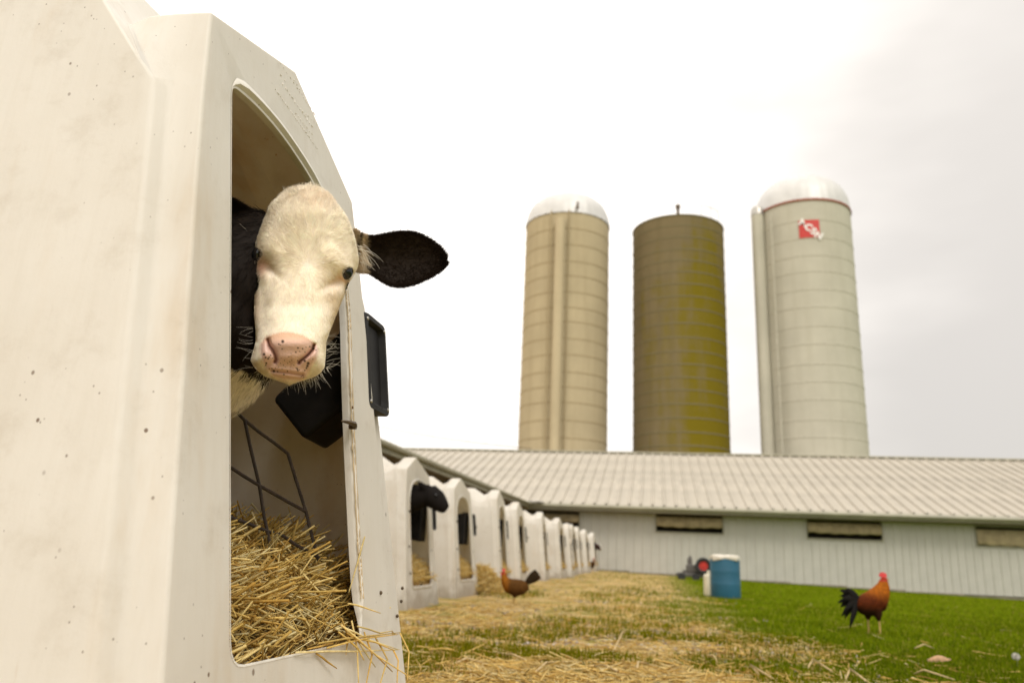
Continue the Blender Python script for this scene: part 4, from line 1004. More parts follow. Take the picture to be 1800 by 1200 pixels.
# wall sheets with the window gaps left open
_w = {}
def wall_sheet(x0, x1, z0, z1):
    w = round(x1 - x0, 3); key = (w, round(z0, 2), round(z1, 2))
    if key not in _w:
        P = ribbed(w, .30, .022); V = []
        for z in (z0, z1):
            for s_, h in P: V.append((s_, -h, z))
        k = len(P); F = [(i, i + 1, k + i + 1, k + i) for i in range(k - 1)]
        me = bpy.data.meshes.new('wall_sheet'); me.from_pydata(V, [], F); me.materials.append(M['wall']); _w[key] = me
    o = bpy.data.objects.new('wall_panel', _w[key]); COL.objects.link(o); o.parent = barn; o.location = (x0 - XC, random.uniform(-.003, .003), 0)
WB, WT = -.35, EZ - .22
wins = [(-6.1, -3.03, 1.56, 2.12), (0.02, 2.57, 1.48, 2.15), (5.70, 8.36, 1.44, 2.12), (11.62, 14.3, 1.38, 2.06)]
edges = [-3.03, 0.02, 2.57, 5.70, 8.36, 11.62, 14.3, 17.4]
for i in range(7):
    a, b_ = edges[i], edges[i + 1]; n = max(1, round((b_ - a) / .95)); w = (b_ - a) / n
    wn = [q for q in wins if abs(q[0] - a) < .01]
    for k in range(n):
        if wn: wall_sheet(a + k * w, a + (k + 1) * w, WB, wn[0][2]); wall_sheet(a + k * w, a + (k + 1) * w, wn[0][3], WT)
        else: wall_sheet(a + k * w, a + (k + 1) * w, WB, WT)
for k in range(4):
    w = (6.1 - 3.03) / 4; wall_sheet(-6.1 + k * w, -6.1 + (k + 1) * w, WB, 1.56); wall_sheet(-6.1 + k * w, -6.1 + (k + 1) * w, 2.12, WT)
for (x0, x1, z0, z1) in wins:
    m = MB()
    for a, b_ in (((x0 - .04, WY - .05, z0 - .05), (x1 + .04, WY + .10, z0)), ((x0 - .04, WY - .05, z1), (x1 + .04, WY + .10, z1 + .04)), ((x0 - .04, WY - .05, z0), (x0, WY + .10, z1)), ((x1, WY - .05, z0), (x1 + .04, WY + .10, z1))):
        m.box(BL(*a), BL(*b_))
    f = m.build('window', M['gutter'], barn)
    # rolled canvas curtain hanging over the upper part of the gap
    n = 40; V = []; F = []
    for i in range(n + 1):
        x = x0 + .01 + (x1 - x0 - .02) * i / n; wv = .018 * math.sin(i * 1.9) + .012 * math.sin(i * .63 + x0)
        zb_ = z0 + (z1 - z0) * (.36 if x0 < 11 else .12) + .012 * math.sin(i * .8 + x0) - .03 * math.sin(math.pi * i / n)
        V += [(x - XC, .02 + wv * .3, z1 - .09), (x - XC, -.05 + wv, (z1 + zb_) / 2), (x - XC, -.10 + wv * 1.3, zb_), (x - XC, -.06 + wv, zb_ - .045), (x - XC, -.02 + wv, zb_ + .02)]
    for i in range(n):
        for j in range(4): F.append((i * 5 + j, i * 5 + j + 1, (i + 1) * 5 + j + 1, (i + 1) * 5 + j))
    me = bpy.data.meshes.new('curtain'); me.from_pydata(V, [], F); smooth(me); link('curtain', me, M['curtain'], f)
m = MB(); m.box(BL(-6.0, WY + .6, WB), BL(18, WY + .7, WT)); m.box(BL(-6, WY + .05, WT - .02), BL(18, WY + .65, WT)); m.build('interior_shade_sheet', M['dark'], barn)  # near-black sheet close behind the windows stands in for the unlit inside
m = MB()
for i in range(12): m.box(BL(XC + i * 2.0, WY - .06, -.75), BL(XC + i * 2.0 + 1.99, WY + .1, float(gz(XC + i * 2 + 1, WY)) + .05))
m.build('footing', M['block'], barn)  # foundation strip; its dark brown also paints in the shadow line below the wall
# left wing: open side under a long eave, roof seen edge on
m = MB(); m.box(BL(XC - .02, -3, EZ - .20), BL(XC + .02, EY - .06, EZ + .0)); m.build('fascia_board', M['gutter'], barn)
m = MB(); m.tube([BL(XC + .08, -3, EZ - .05), BL(XC + .08, EY - .12, EZ - .05)], (.055, .06), 8); m.build('gutter', M['gutter'], barn)
def lwroof(y):
    if 'lw' not in _c:
        P = ribbed(.9, .30, .022); V = []; k = len(P)
        for t in (0, 1):
            x = .12 - t * 9.8
            for s_, h in P: V.append((x, s_, EZ + SL * (-x + .0) * (1 if t else 1) + .02 + h - (0 if t else 0)))
        me = bpy.data.meshes.new('side_roof'); me.from_pydata(V, [], [(i + 1, i, k + i, k + i + 1) for i in range(k - 1)]); me.materials.append(M['roof']); _c['lw'] = me
    o = bpy.data.objects.new('roof_panel', _c['lw']); COL.objects.link(o); o.parent = barn; o.location = (0, y - WY, 0)
for k in range(46): lwroof(-3 + k * .9)
m = MB(); m.box(BL(XC - 1.6, -3, EZ - .18), BL(XC - .02, EY, EZ - .15)); m.build('soffit', M['soffit'], barn)
m = MB(); m.box(BL(XC - 1.75, -3, -.2), BL(XC - 1.65, WY, EZ - .1)); m.build('side_wall', M['soffit'], barn)
for k in range(9):
    m = MB(); y = 1.5 + k * 3.6; m.box(BL(XC - .35, y, -.1), BL(XC - .20, y + .15, EZ - .18)); m.build('post', M['timber'], barn)
m = MB(); m.box(BL(XC - .05, EY - .5, EZ + .03), BL(XC + .65, EY - .05, EZ + .06)); m.build('valley_flashing', simple('bright_flashing', (.72, .70, .66), .35, .4), barn, .01)
lamp = empty('barn_lamp', (XC + .0, 24.0, EZ - .26), 0, 'small grey dome lamp under the eave of the open barn side', 'lamp')
m = MB(); m.lathe([(0.02, .06), (.05, .05), (.14, -.06), (.15, -.07), (.13, -.06), (0.0, .0)], n=16); m.build('lamp_shade', M['steel'], lamp)
m = MB(); m.box((-.02, -.02, .05), (.02, .02, .10)); m.build('bracket', M['steel'], lamp)

# ------------------------------------------------------------------ silos
def silo_mat(name, base, dark, green=0.0, sc=1.0):
    g = NT(name)
    c = g.mix(g.rng(g.noise(.35, 4, .6), .35, .65), base, tuple(x * .88 for x in base))
    stv = g.n('ShaderNodeTexCoord'); sepz = g.n('ShaderNodeSeparateXYZ'); g.l(stv.outputs['Object'], sepz.inputs[0])
    streak = g.rng(g.noise(1.6, 5, .65, scale=(1, 1, .05)), .46, .72, 0, .55)
    c = g.mix(streak, c, dark)
    if green:
        bnd = g.noise(.40, 5, .7, scale=(.8, .8, .9))
        azi = g.rng(sepz.outputs['X'], -3.4, 2.6, -.12, .52)
        zz = g.rng(sepz.outputs['Z'], 18, 25, 0, -.35)
        sk = g.math('MULTIPLY', g.math('SUBTRACT', g.noise(.8, 5, .7, scale=(1, 1, .12)), .5), 1.3)
        v = g.math('ADD', g.math('ADD', g.math('ADD', bnd, azi), zz), sk)
        msk = g.rng(v, .42, 1.05, 0, green, True)
        c = g.mix(msk, c, (.155, .118, .002))
    g.col(c); g.bump(g.noise(3, 4, .6), .3, .02); return g.set(.85, 0, .15)
M['s1'] = silo_mat('concrete_stave_tan', (.46, .385, .245), (.34, .275, .165))
M['s2'] = silo_mat('concrete_mossy', (.185, .145, .075), (.115, .09, .042), .95)
M['s3'] = silo_mat('concrete_stave_pale', (.50, .475, .385), (.40, .375, .29))
M['hoop1'] = simple('hoop_steel_tan', (.35, .28, .16), .8, .0)
M['hoop2'] = simple('hoop_steel_dark', (.15, .125, .055), .8, .0)
M['hoop3'] = simple('hoop_steel_pale', (.455, .43, .345), .8, .0)
M['dome'] = simple('dome_metal', (.58, .57, .55), .45, .1, .08, 1.0)
M['red'] = simple('red_paint', (.50, .03, .02), .5, 0, .1)
M['redrust'] = simple('rust_red_rim', (.30, .09, .05), .6, 0, .2)
M['white'] = simple('white_paint', (.78, .76, .72), .5, 0, .05)
def cyl(name, r, z0, z1, mat, parent, n=64, c=(0, 0)):
    m = MB(); m.lathe([(r, z0), (r, z1), (r - .12, z1), (r - .12, z0)], (c[0], c[1], 0), n); return m.build(name, mat, parent, ang=30)
def silo(cx, cy, r, top, mat, hoop, label, dome=None, nh=24, seed=0):
    s = empty('silo', (cx, cy, 0), 0, label, 'silo', 'three silos behind the barn')
    cyl('wall', r, -1, top, mat, s)
    rr_ = random.Random(seed)
    z = 1.0; step = top / nh
    while z < top - .3:
        m = MB(); m.lathe([(r, z - .055), (r + .02, z - .045), (r + .02, z + .045), (r, z + .055)], (0, 0, 0), 64); m.build('hoop', hoop, s); z += step * rr_.uniform(.9, 1.1)
    if dome:
        n = 32; V = []; F = []
        R = [(1.015, 0), (1.0, .12), (.97, .35), (.88, .62), (.72, .83), (.50, .95), (.25, 1.0), (.06, 1.01)]
        for rf_, hf in R:
            for k in range(n * 3):
                a = 2 * math.pi * k / (n * 3); e = .035 * (1 if k % 3 == 0 else 0) * rf_; V.append(((r * rf_ + e) * math.cos(a), (r * rf_ + e) * math.sin(a), top + dome * hf))
        K = n * 3
        for j in range(len(R) - 1):
            for k in range(K): F.append((j * K + k, j * K + (k + 1) % K, (j + 1) * K + (k + 1) % K, (j + 1) * K + k))
        F.append(tuple(range((len(R) - 1) * K, len(R) * K)))
        m = MB(); m.add(V, F, False); m.build('dome', M['dome'], s)
    return s
SY = 56.0; k_ = SY / 62.0
def zs(z): return .55 + (z - .55) * k_
s1 = silo(-7.32 * k_, SY, 3.56 * k_, zs(27.5), M['s1'], M['hoop1'], 'tan concrete silo with white dome and a chute up its front, leftmost of three', 2.75 * k_ * .98, 21, 1)
m = MB(); r = 3.56 * k_; a = math.radians(-92)
cxx, cyy = (r + .30) * math.cos(a), (r + .30) * math.sin(a)
m.lathe([(.36, 0), (.36, zs(26.6)), (.30, zs(26.75)), (0, zs(26.8))], (cxx, cyy, 0), 20); m.build('ladder_chute', M['s1'], s1)
for dx in (-.72, .62):
    m = MB(); m.tube([(cxx + dx, -r - .10, 0), (cxx + dx, -r - .10, zs(27.6))], .055, 6); m.build('pipe', M['hoop1'], s1)
m = MB(); m.tube([(1.1, -r - .04, zs(27.7)), (1.1, -r - .04, zs(28.3))], .10, 6); m.build('vent_pipe', M['bolt'], s1)
s2 = silo(2.0 * k_, SY, 3.72 * k_, zs(26.85), M['s2'], M['hoop2'], 'dark mossy open-topped concrete silo with yellow-green streaks, middle of three', None, 26, 2)
r2 = 3.72 * k_
m = MB(); m.lathe([(r2 + .03, zs(26.85) - .1), (r2 + .05, zs(26.85)), (r2 - .2, zs(26.85) + .02)], n=64); m.build('rim', M['hoop2'], s2)
m = MB(); m.tube([(-.05, -r2 + .3, zs(26.8)), (-.05, -r2 + .3, zs(27.5))], .11, 8); m.tube([(-.05, -r2 + .3, zs(27.5)), (-.05, -r2 + .3, zs(27.8))], .17, 8); m.build('standpipe', M['bolt'], s2)
for kx in (1.6, 2.3, 2.9):
    m = MB(); y = -math.sqrt(max(0, r2 * r2 - kx * kx)) + .1; m.tube([(kx, y, zs(26.8)), (kx, y, zs(27.9))], .022, 5); m.build('rail_post', M['steel'], s2)
m = MB(); m.tube([(kx_, -math.sqrt(r2 * r2 - kx_ * kx_) + .1, zs(27.85)) for kx_ in (1.6, 2.0, 2.3, 2.6, 2.9)], .018, 5); m.build('guard_rail', M['steel'], s2)
r3 = 3.66 * k_
s3 = silo(12.02 * k_, SY, r3, zs(27.75), M['s3'], M['hoop3'], 'pale concrete silo with ribbed dome and red square emblem, rightmost of three', 3.1 * k_, 20, 3)
m = MB(); m.lathe([(r3 + .06, zs(27.75) - .10), (r3 + .09, zs(27.75) - .02), (r3 + .07, zs(27.75) + .06), (r3, zs(27.75) + .06)], n=64); m.build('rim', M['redrust'], s3)
a = math.radians(-157); c3 = ((r3 + .36) * math.cos(a), (r3 + .36) * math.sin(a))
m = MB(); m.lathe([(.44, 0), (.44, zs(27.4))], (c3[0], c3[1], 0), 20); m.build('ladder_chute', M['s3'], s3)
m = MB(); m.lathe([(.46, zs(27.4)), (.44, zs(27.9)), (.30, zs(28.15)), (0, zs(28.2))], (c3[0], c3[1], 0), 20); m.build('chute_cap', M['steel'], s3)
m = MB(); m.tube([(c3[0] + .75, -r3 * .80, 0), (c3[0] + .75, -r3 * .80, zs(27.0))], .05, 6); m.build('pipe', M['hoop3'], s3)
# red emblem, curved to the wall, white slanted lettering across it
axx = math.atan2(0, 1)
cx0 = 12.52 * k_ * .942 - 12.02 * k_; z0e, z1e = zs(24.55), zs(26.0); hw = .78 * k_ * .96
V = []; F = []
for i in range(9):
    x = cx0 - hw + 2 * hw * i / 8; y = -math.sqrt(r3 * r3 - x * x) - .05
    V += [(x, y, z0e), (x, y, z1e), (x, y + .04, z0e), (x, y + .04, z1e)]
for i in range(8): F += [(i * 4, i * 4 + 4, i * 4 + 5, i * 4 + 1), (i * 4 + 1, i * 4 + 5, i * 4 + 7, i * 4 + 3), (i * 4 + 4, i * 4, i * 4 + 2, i * 4 + 6)]
m = MB(); m.add(V, F); em = m.build('emblem', M['red'], s3)
for i, ch in enumerate('MCSN'):
    fc = bpy.data.curves.new('letter', 'FONT'); fc.body = ch; fc.size = .66; fc.extrude = .01; fc.offset = .028; fc.align_x = 'CENTER'; fc.shear = .0
    fo = bpy.data.objects.new('letter', fc); COL.objects.link(fo)
    dg = bpy.context.evaluated_depsgraph_get(); me = bpy.data.meshes.new_from_object(fo.evaluated_get(dg)); bpy.data.objects.remove(fo); bpy.data.curves.remove(fc)
    lo = link('letter', me, M['white'], em); t = i / 3 - .5; x = cx0 + t * 2 * hw * .70; y = -math.sqrt(r3 * r3 - x * x) - .075
    lo.location = (x, y, (z0e + z1e) / 2 - .26 - t * .95 + (.05 if i == 0 else 0)); lo.rotation_euler = (math.radians(90), math.radians(28), 0)

# power line slung between two poles out of view
pl = empty('power_line', (0, 45, 8), 0, 'thin sagging overhead wire crossing the sky left of the silos', 'wire')
A_ = on(600, 735, 1, 45.0); B_ = on(935, 788, 1, 45.0); m = MB(); P = []
for i in range(21):
    t = i / 20; q = A_ * (1 - t) + B_ * t; P.append((q[0], q[1] - 45, q[2] - 8 - .9 * t * (1 - t)))
A2 = P[0]; d_ = (P[0][0] - P[1][0], 0, P[0][2] - P[1][2])
m.tube(P, .022, 5); m.build('cable', M['bolt'], pl)

# ------------------------------------------------------------------ hens
def feather_mat(name, stops, scl=14):
    g = NT(name); a = g.n('ShaderNodeAttribute'); a.attribute_name = 'col'
    vo = g.n('ShaderNodeTexVoronoi'); vo.inputs['Scale'].default_value = scl * 3; g.l(g.co((1, 1, 1)), vo.inputs['Vector'])
    g.col(g.mix(g.rng(vo.outputs['Distance'], 0, .6, 0, .45), a.outputs['Color'], (.02, .008, .003))); g.bump(vo.outputs['Distance'], .5, .006); return g.set(.8, 0, .06)
M['feather'] = feather_mat('feathers', None)
M['comb'] = simple('red_comb', (.62, .05, .05), .5)
M['leg'] = simple('yellow_leg', (.45, .30, .10), .6)
def bird(loc, yaw, label, cock, sc=1.0, dark=False):
    r = empty('rooster' if cock else 'hen', loc, yaw, label, 'rooster' if cock else 'hen', None if cock else 'hens')
    r.scale = (sc,) * 3
    if cock: tubes = [([(-.13, 0, .26), (-.07, 0, .250), (.0, 0, .255), (.07, 0, .29), (.12, 0, .36), (.15, 0, .42), (.155, 0, .465)], [.045, .085, .105, .105, .078, .054, .034]),
                      ([(.145, 0, .45), (.16, 0, .475), (.185, 0, .474)], [.028, .031, .018]),
                      ([(.02, .045, .24), (.01, .05, .17), (.005, .05, .12)], [.055, .038, .014]), ([(.03, -.045, .24), (.045, -.05, .17), (.05, -.05, .12)], [.055, .036, .014])]
    else: tubes = [([(-.15, 0, .23), (-.08, 0, .21), (.0, 0, .20), (.08, 0, .225), (.125, 0, .275), (.145, 0, .325), (.15, 0, .355)], [.045, .085, .10, .088, .055, .035, .026]),
                   ([(.14, 0, .345), (.155, 0, .365), (.175, 0, .362)], [.024, .027, .015]),
                   ([(.0, .04, .16), (.0, .04, .09)], [.045, .012]), ([(.01, -.04, .16), (.02, -.04, .09)], [.045, .012])]
    v, q = fuse(tubes, .008); z = v[:, 2]; x = v[:, 0]
    if cock:
        t = S(z + x * .3, .28, .42)[:, None]; c = np.array([.105, .020, .004]) * (1 - t) + np.array([.42, .12, .008]) * t
        lo_ = S(-(z + .15 * np.abs(v[:, 1])), -.27, -.20)[:, None]; c = c * (1 - lo_ * .8) + np.array([.02, .012, .008]) * lo_ * .8; c[(z > .455)] = (.45, .05, .03)
    else:
        t = S(x, .04, .13)[:, None]; c = np.array([.11, .048, .010]) * (1 - t) + np.array([.34, .12, .010]) * t
        lo_ = S(-z, -.19, -.12)[:, None]; c = c * (1 - lo_ * .6) + np.array([.03, .018, .008]) * lo_ * .6; c[z > .345] = (.45, .07, .03)
    if dark: c = c * .45
    b = link('body', fast_mesh('bird_body', v, q, c, True), M['feather'], r)
    # tail: arched sickle feathers, each its own
    for k in range(11 if cock else 8):
        m = MB(); t = k / (10 if cock else 7); sd = (k % 3 - 1) * .018
        if cock:
            # fan from upright sickles to long drooping ones
            P = []
            for j in range(7):
                u = j / 6; L_ = .165 + .02 * math.sin(k * 2.1); up = .80 - t * 2.0
                P.append((-.10 - L_ * (u * math.cos(up * .9) + .08 * u * u), sd * (1 + u), .29 + L_ * (u * math.sin(up * .9 + .2)) - .10 * u * u * (.4 + t * .6) + .0))
            R = [(.010, .012), (.006, .022), (.005, .027), (.005, .028), (.004, .025), (.003, .017), (.002, .004)]
        else:
            P = []
            for j in range(5):
                u = j / 4; L_ = .20; up = .95 - t * .55; P.append((-.11 - L_ * u * math.cos(up), sd * (1 + u * 1.3), .25 + L_ * u * math.sin(up)))
            R = [(.010, .012), (.006, .024), (.005, .028), (.004, .024), (.002, .008)]
        m.tube(P, R, 8); me = m.mesh('tail_feather'); a = me.attributes.new('col', 'FLOAT_COLOR', 'POINT')
        cc_ = (.012, .016, .017) if cock else ((.028, .020, .010) if t < .8 else (.06, .03, .012)); a.data.foreach_set('color', np.tile([*cc_, 1], len(me.vertices)).astype(np.float32)); link('tail_feather', me, M['feather'], r)
    hz, hx = (.475, .155) if cock else (.367, .148); S_ = 1 if cock else .55
    m = MB(); n = 6; V = []
    for i in range(13):
        u = i / 12; zz = hz + .026 + (.022 if i % 2 else .004) * S_ + .016 * S_ * math.sin(math.pi * u); V += [(hx - .040 * S_ + .075 * S_ * u, -.005, zz), (hx - .040 * S_ + .075 * S_ * u, .005, zz), (hx - .03 * S_ + .055 * S_ * u, -.007, hz + .018), (hx - .03 * S_ + .055 * S_ * u, .007, hz + .018)]
    F = []
    for i in range(12):
        a0, b0 = i * 4, i * 4 + 4; F += [(a0, b0, b0 + 1, a0 + 1), (a0 + 2, b0 + 2, b0, a0), (a0 + 1, b0 + 1, b0 + 3, a0 + 3)]
    m.add(V, F); m.build('comb', M['comb'], r)
    m = MB()
    for sy in (-.012, .012): m.ball((hx + .024, sy, hz - .038 * (1 if cock else .7)), (.011 * S_ + .003, .006, .022 * S_ + .004), 8)
    m.build('wattle', M['comb'], r)
    m = MB(); m.tube([(hx + .026, 0, hz), (hx + .042, 0, hz - .001), (hx + .054, 0, hz - .008)], [.011, .008, .002], 6); m.build('beak', M['leg'], r)
    for sy in (-1, 1):
        m = MB(); m.ball((hx + .010, .024 * sy * (1 if cock else .85), hz + .006), .0048, 6); m.build('eye', M['eye'], r)
        px_ = (.05 if sy < 0 else .005) if cock else (.02 if sy < 0 else 0); yy_ = .05 * sy if cock else .04 * sy; zt = .14 if cock else .10
        m = MB(); m.tube([(px_, yy_, zt), (px_ + .004, yy_, .012)], [.0085, .0065], 6)
        for an_ in (-.5, 0, .5, math.pi): m.tube([(px_ + .004, yy_, .012), (px_ + .004 + math.cos(an_) * .045, yy_ + math.sin(an_) * .045, .004)], [.006, .003], 5)
        m.build('leg', M['leg'], r)
    return r
def gp(px, py):
    z = 0.0
    for _ in range(40): p = on(px, py, 2, z); z = .5 * z + .5 * float(gz(p[0], p[1]))
    return p
p = gp(1532, 1114); ck = bird(p + np.array([0, 0, -.005]), math.radians(18), 'rust red rooster with black tail and red comb standing on the lawn', True, .95)
p = gp(905, 1064); hn = bird(p, math.radians(186), 'brown hen with dark raised tail standing on the strawy ground by the hutches', False, .88)
p = gp(1036, 1004); h2 = bird(p + np.array([.08, -.3, 0]), math.radians(60), 'dark hen at the foot of the far hutches', False, 1.15, True)

# ------------------------------------------------------------------ barrel, jug, engine by the wall
M['blue'] = simple('blue_plastic', (.018, .105, .175), .5, 0, .12, 3, .1)
M['lidw'] = simple('dirty_white_plastic', (.62, .57, .48), .5, 0, .12, 8, .3)
M['jug'] = simple('milky_jug', (.68, .62, .48), .4, 0, .08, 8)
bp = gp(1276, 1050); hb_ = (1050 - 990) / FPX * np.linalg.norm(bp[:2]) / .97
br = empty('barrel', bp, .2, 'blue plastic barrel with a dirty white lid standing on the lawn edge', 'barrel')
R0 = 24.2 / FPX * np.linalg.norm(bp[:2]) / 1.03
m = MB(); m.lathe([(R0 * .96, 0), (R0, .02), (R0, hb_ * .32), (R0 * 1.006, hb_ * .335), (R0 * 1.006, hb_ * .36), (R0, hb_ * .375), (R0, hb_ * .64), (R0 * 1.006, hb_ * .655), (R0 * 1.006, hb_ * .68), (R0, hb_ * .695), (R0, hb_ * .97), (R0 * .9, hb_), (0, hb_)], n=40); m.build('body', M['blue'], br)
V = []; F = []; nn_ = 48
for j, (rf_, hz_) in enumerate([(1.01, -.035), (1.03, -.03), (1.04, .0), (1.02, .03), (.9, .045), (.5, .05), (0.01, .05)]):
    for k in range(nn_):
        a = 2 * math.pi * k / nn_; e = (.012 * math.sin(5 * a + 1) + .01 * math.sin(11 * a)) * (1 if j < 3 else .6); dz = .018 * math.sin(3 * a + .5) if j < 2 else .008 * math.sin(4 * a)
        V.append(((R0 * rf_ + e) * math.cos(a), (R0 * rf_ + e) * math.sin(a), hb_ + hz_ + dz))
for j in range(6):
    for k in range(nn_): F.append((j * nn_ + k, j * nn_ + (k + 1) % nn_, (j + 1) * nn_ + (k + 1) % nn_, (j + 1) * nn_ + k))
m = MB(); m.add(V, F, True); m.build('lid', M['lidw'], br)
jp = bp + np.array([-R0 - .005, .10, 0.0]); jg = empty('jug', jp, .3, 'creamy white plastic jug standing against the left side of the blue barrel', 'jug')
m = MB(); m.box((-.09, -.11, 0), (.09, .11, .38)); m.build('body', M['jug'], jg, .04)
m = MB(); m.lathe([(.06, .36), (.045, .42), (.04, .44), (0, .44)], n=16); m.build('neck', M['jug'], jg)
m = MB(); m.tube([(0, -.07, .30), (0, -.10, .36), (0, -.02, .38)], .014, 8); m.build('handle', M['jug'], jg)
ep = gp(1221, 1019); ep[1] = min(ep[1], 30.6); d_ = np.linalg.norm(ep[:2]); u_ = d_ / FPX * 1.12
en_ = empty('engine_cart', ep, -.05, 'grey motor cart with a black and red wheel parked against the barn wall', 'engine')
M['engine'] = simple('engine_grey', (.10, .09, .08), .55, .2, .3, 6, .3); M['tyre'] = simple('tyre', (.02, .02, .02), .8)
m = MB(); m.box((-26 * u_, -.35, .10), (22 * u_, .3, .22)); m.build('chassis', M['engine'], en_, .02)
m = MB(); m.box((-12 * u_, -.25, .22), (12 * u_, .25, 22 * u_)); m.box((-17 * u_, -.2, .2), (-12 * u_, .2, 14 * u_)); m.build('engine_block', M['engine'], en_, .04)
m = MB(); m.box((-10 * u_, -.12, 21 * u_), (-3 * u_, .12, 31 * u_)); m.tube([(-6 * u_, 0, 30 * u_), (-6 * u_, 0, 34 * u_)], .05, 8); m.build('air_filter', M['engine'], en_, .03)
Mx = Matrix.Rotation(math.radians(90), 4, 'X')
def wheel(x, y, z, r_, parent):
    w = MB(); w.lathe([(r_ * .55, -.06), (r_ * .8, -.085), (r_ * .97, -.07), (r_, 0), (r_ * .97, .07), (r_ * .8, .085), (r_ * .55, .06)], (x, y, z), 28, Mx); t = w.build('wheel', M['tyre'], parent)
    w = MB(); w.lathe([(0, .05), (r_ * .2, .06), (r_ * .25, .02), (r_ * .5, .02), (r_ * .6, .055), (r_ * .6, -.05)], (x, y, z), 28, Mx); w.build('rim', M['red'], t)
wheel(13 * u_, -.38, 21 * u_, 11.5 * u_, en_)
for sx in (-18, 2):
    w = MB(); w.lathe([(0, -.05), (.12, -.05), (.12, .05), (0, .05)], (sx * u_, -.37, .10), 16, Mx); w.build('small_wheel', M['tyre'], en_)

# ------------------------------------------------------------------ ground cover
def lawn_mask(x, y):
    n_ = vnoise(x + 40, y + 10, 1.3, 21) * 1.5 - .75 + (vnoise(x + 40, y + 10, .35, 22) - .5) * .8 + .1
    return S(x + n_ - 0.45 * S(-y, -5.5, -3.0), .1, 1.1)
def view_pts(n, y0, y1, powr=1.0):
    """points on the ground inside a wedge wider than the view"""
    y = 1 / (1 / y0 + (1 / y1 - 1 / y0) * rng.random(n) ** powr); x = y * rng.uniform(-.50, .66, n); return x, y
def blades(x, y, h, w, cols, lean=.5):
    n = len(x); z = gz(x, y) + wob(x, y) - .004; an = rng.uniform(0, 6.28, n); dx, dy = np.cos(an), np.sin(an); la = rng.uniform(0, 6.28, n); ll = rng.random(n) * lean
    b = np.stack([x, y, z], -1); s_ = np.stack([dx, dy, 0 * dx], -1) * (w / 2)[:, None]
    l1 = np.stack([np.cos(la) * ll * .35, np.sin(la) * ll * .35, np.full(n, .6)], -1) * h[:, None]; l2 = np.stack([np.cos(la) * ll, np.sin(la) * ll, 1 - ll * .35], -1) * h[:, None]
    V = np.stack([b - s_, b + s_, b + l1 + s_ * .8, b + l1 - s_ * .8, b + l2 + s_ * .12, b + l2 - s_ * .12], 1).reshape(-1, 3)
    o = np.arange(n)[:, None] * 6; Q = np.concatenate([o + [0, 1, 2, 3], o + [3, 2, 4, 5]]); return V, Q, np.repeat(cols, 6, 0)
x, y = view_pts(300000, 2.2, 31); m_ = lawn_mask(x, y)
tuft = S(vnoise(x + 40, y * 1.0 + 10, .45, 23), .42, .62) * S(vnoise(x + 40, y + 10, 1.6, 24), .15, .5)
keep = (rng.random(len(x)) < np.maximum(m_, 0.6 * tuft)) & ~((x < -.3) & (y < 3.6) & (x / y < -.40)); keep &= ~((x < -2.1) & (y > 5))
x, y, mk = x[keep], y[keep], m_[keep]; n = len(x)
gc = np.array([(.10, .142, .002), (.135, .175, .003), (.165, .20, .004), (.07, .105, .004), (.26, .23, .04)])[rng.choice(5, n, p=[.3, .3, .2, .12, .08])] * rng.uniform(.8, 1.15, (n, 1))
dz = vnoise(x + 40, y + 10, 2.2, 31)[:, None]; gc = gc * (.85 + .3 * dz); gc[:, 0] *= 1 + .35 * (1 - mk)
h = rng.uniform(.012, .034, n) * (1 + .035 * y) * np.where(mk > .5, 1, 1.7); w = rng.uniform(.003, .006, n) * (1 + .10 * y)
v_, q_, c_ = blades(x, y, h, w, gc); tag(link('grass', fast_mesh('grass', v_, q_, c_, False), M['grass']), 'short green lawn grass and tufts growing through the straw', 'grass', kind='stuff')
# straw litter on the ground
x, y = view_pts(60000, 2.2, 26); m_ = lawn_mask(x, y); keep = (rng.random(len(x)) < (1 - m_) * .62 * (.45 + .8 * S(vnoise(x + 40, y + 10, .8, 51), .25, .7)) + .035 * (y < 5) + .01) & ~((x < -2.05) & (y > 5)) & ~((x / y < -.40) & (y < 4)); x, y = x[keep], y[keep]; n = len(x)
an = rng.uniform(0, 6.28, n); z = gz(x, y) + wob(x, y) + rng.exponential(.008, n) + .003
v_, q_, c_ = stalks(np.stack([x, y, z], -1), np.stack([np.cos(an), np.sin(an), rng.normal(0, .16, n)], -1), rng.uniform(.04, .20, n), rng.uniform(.003, .007, n) * (1 + .03 * y), .12, straw_cols(n) * np.array([.9, .88, .85]))
tag(link('straw_litter', fast_mesh('straw_litter', v_, q_, c_, True), M['straw']), 'golden straw litter scattered over the ground in front of the hutches', 'straw', kind='stuff')
# pebbles
x, y = view_pts(26000, 2.2, 20); m_ = lawn_mask(x, y); pn = S(vnoise(x + 40, y + 10, 1.1, 41), .35, .6); keep = (rng.random(len(x)) < (1 - m_) * pn * .8) & (x > -2.0) & ~((x / y < -.40) & (y < 4)); x, y = x[keep], y[keep]; n = len(x)
oc = np.array([(1, 0, 0), (-1, 0, 0), (0, 1, 0), (0, -1, 0), (0, 0, 1), (0, 0, -1)], float); of = np.array([(0, 2, 4), (2, 1, 4), (1, 3, 4), (3, 0, 4), (2, 0, 5), (1, 2, 5), (3, 1, 5), (0, 3, 5)])
sc_ = rng.uniform(.006, .018, (n, 1, 1)) * (1 + .04 * y)[:, None, None] * rng.uniform(.6, 1.2, (n, 1, 3)) * np.array([1, 1, .6]); an = rng.uniform(0, 6.28, n)
P = oc[None] * sc_; ca_, sa_ = np.cos(an)[:, None], np.sin(an)[:, None]; P = np.stack([P[..., 0] * ca_ - P[..., 1] * sa_, P[..., 0] * sa_ + P[..., 1] * ca_, P[..., 2]], -1) + np.stack([x, y, gz(x, y) + wob(x, y) + .003], -1)[:, None]
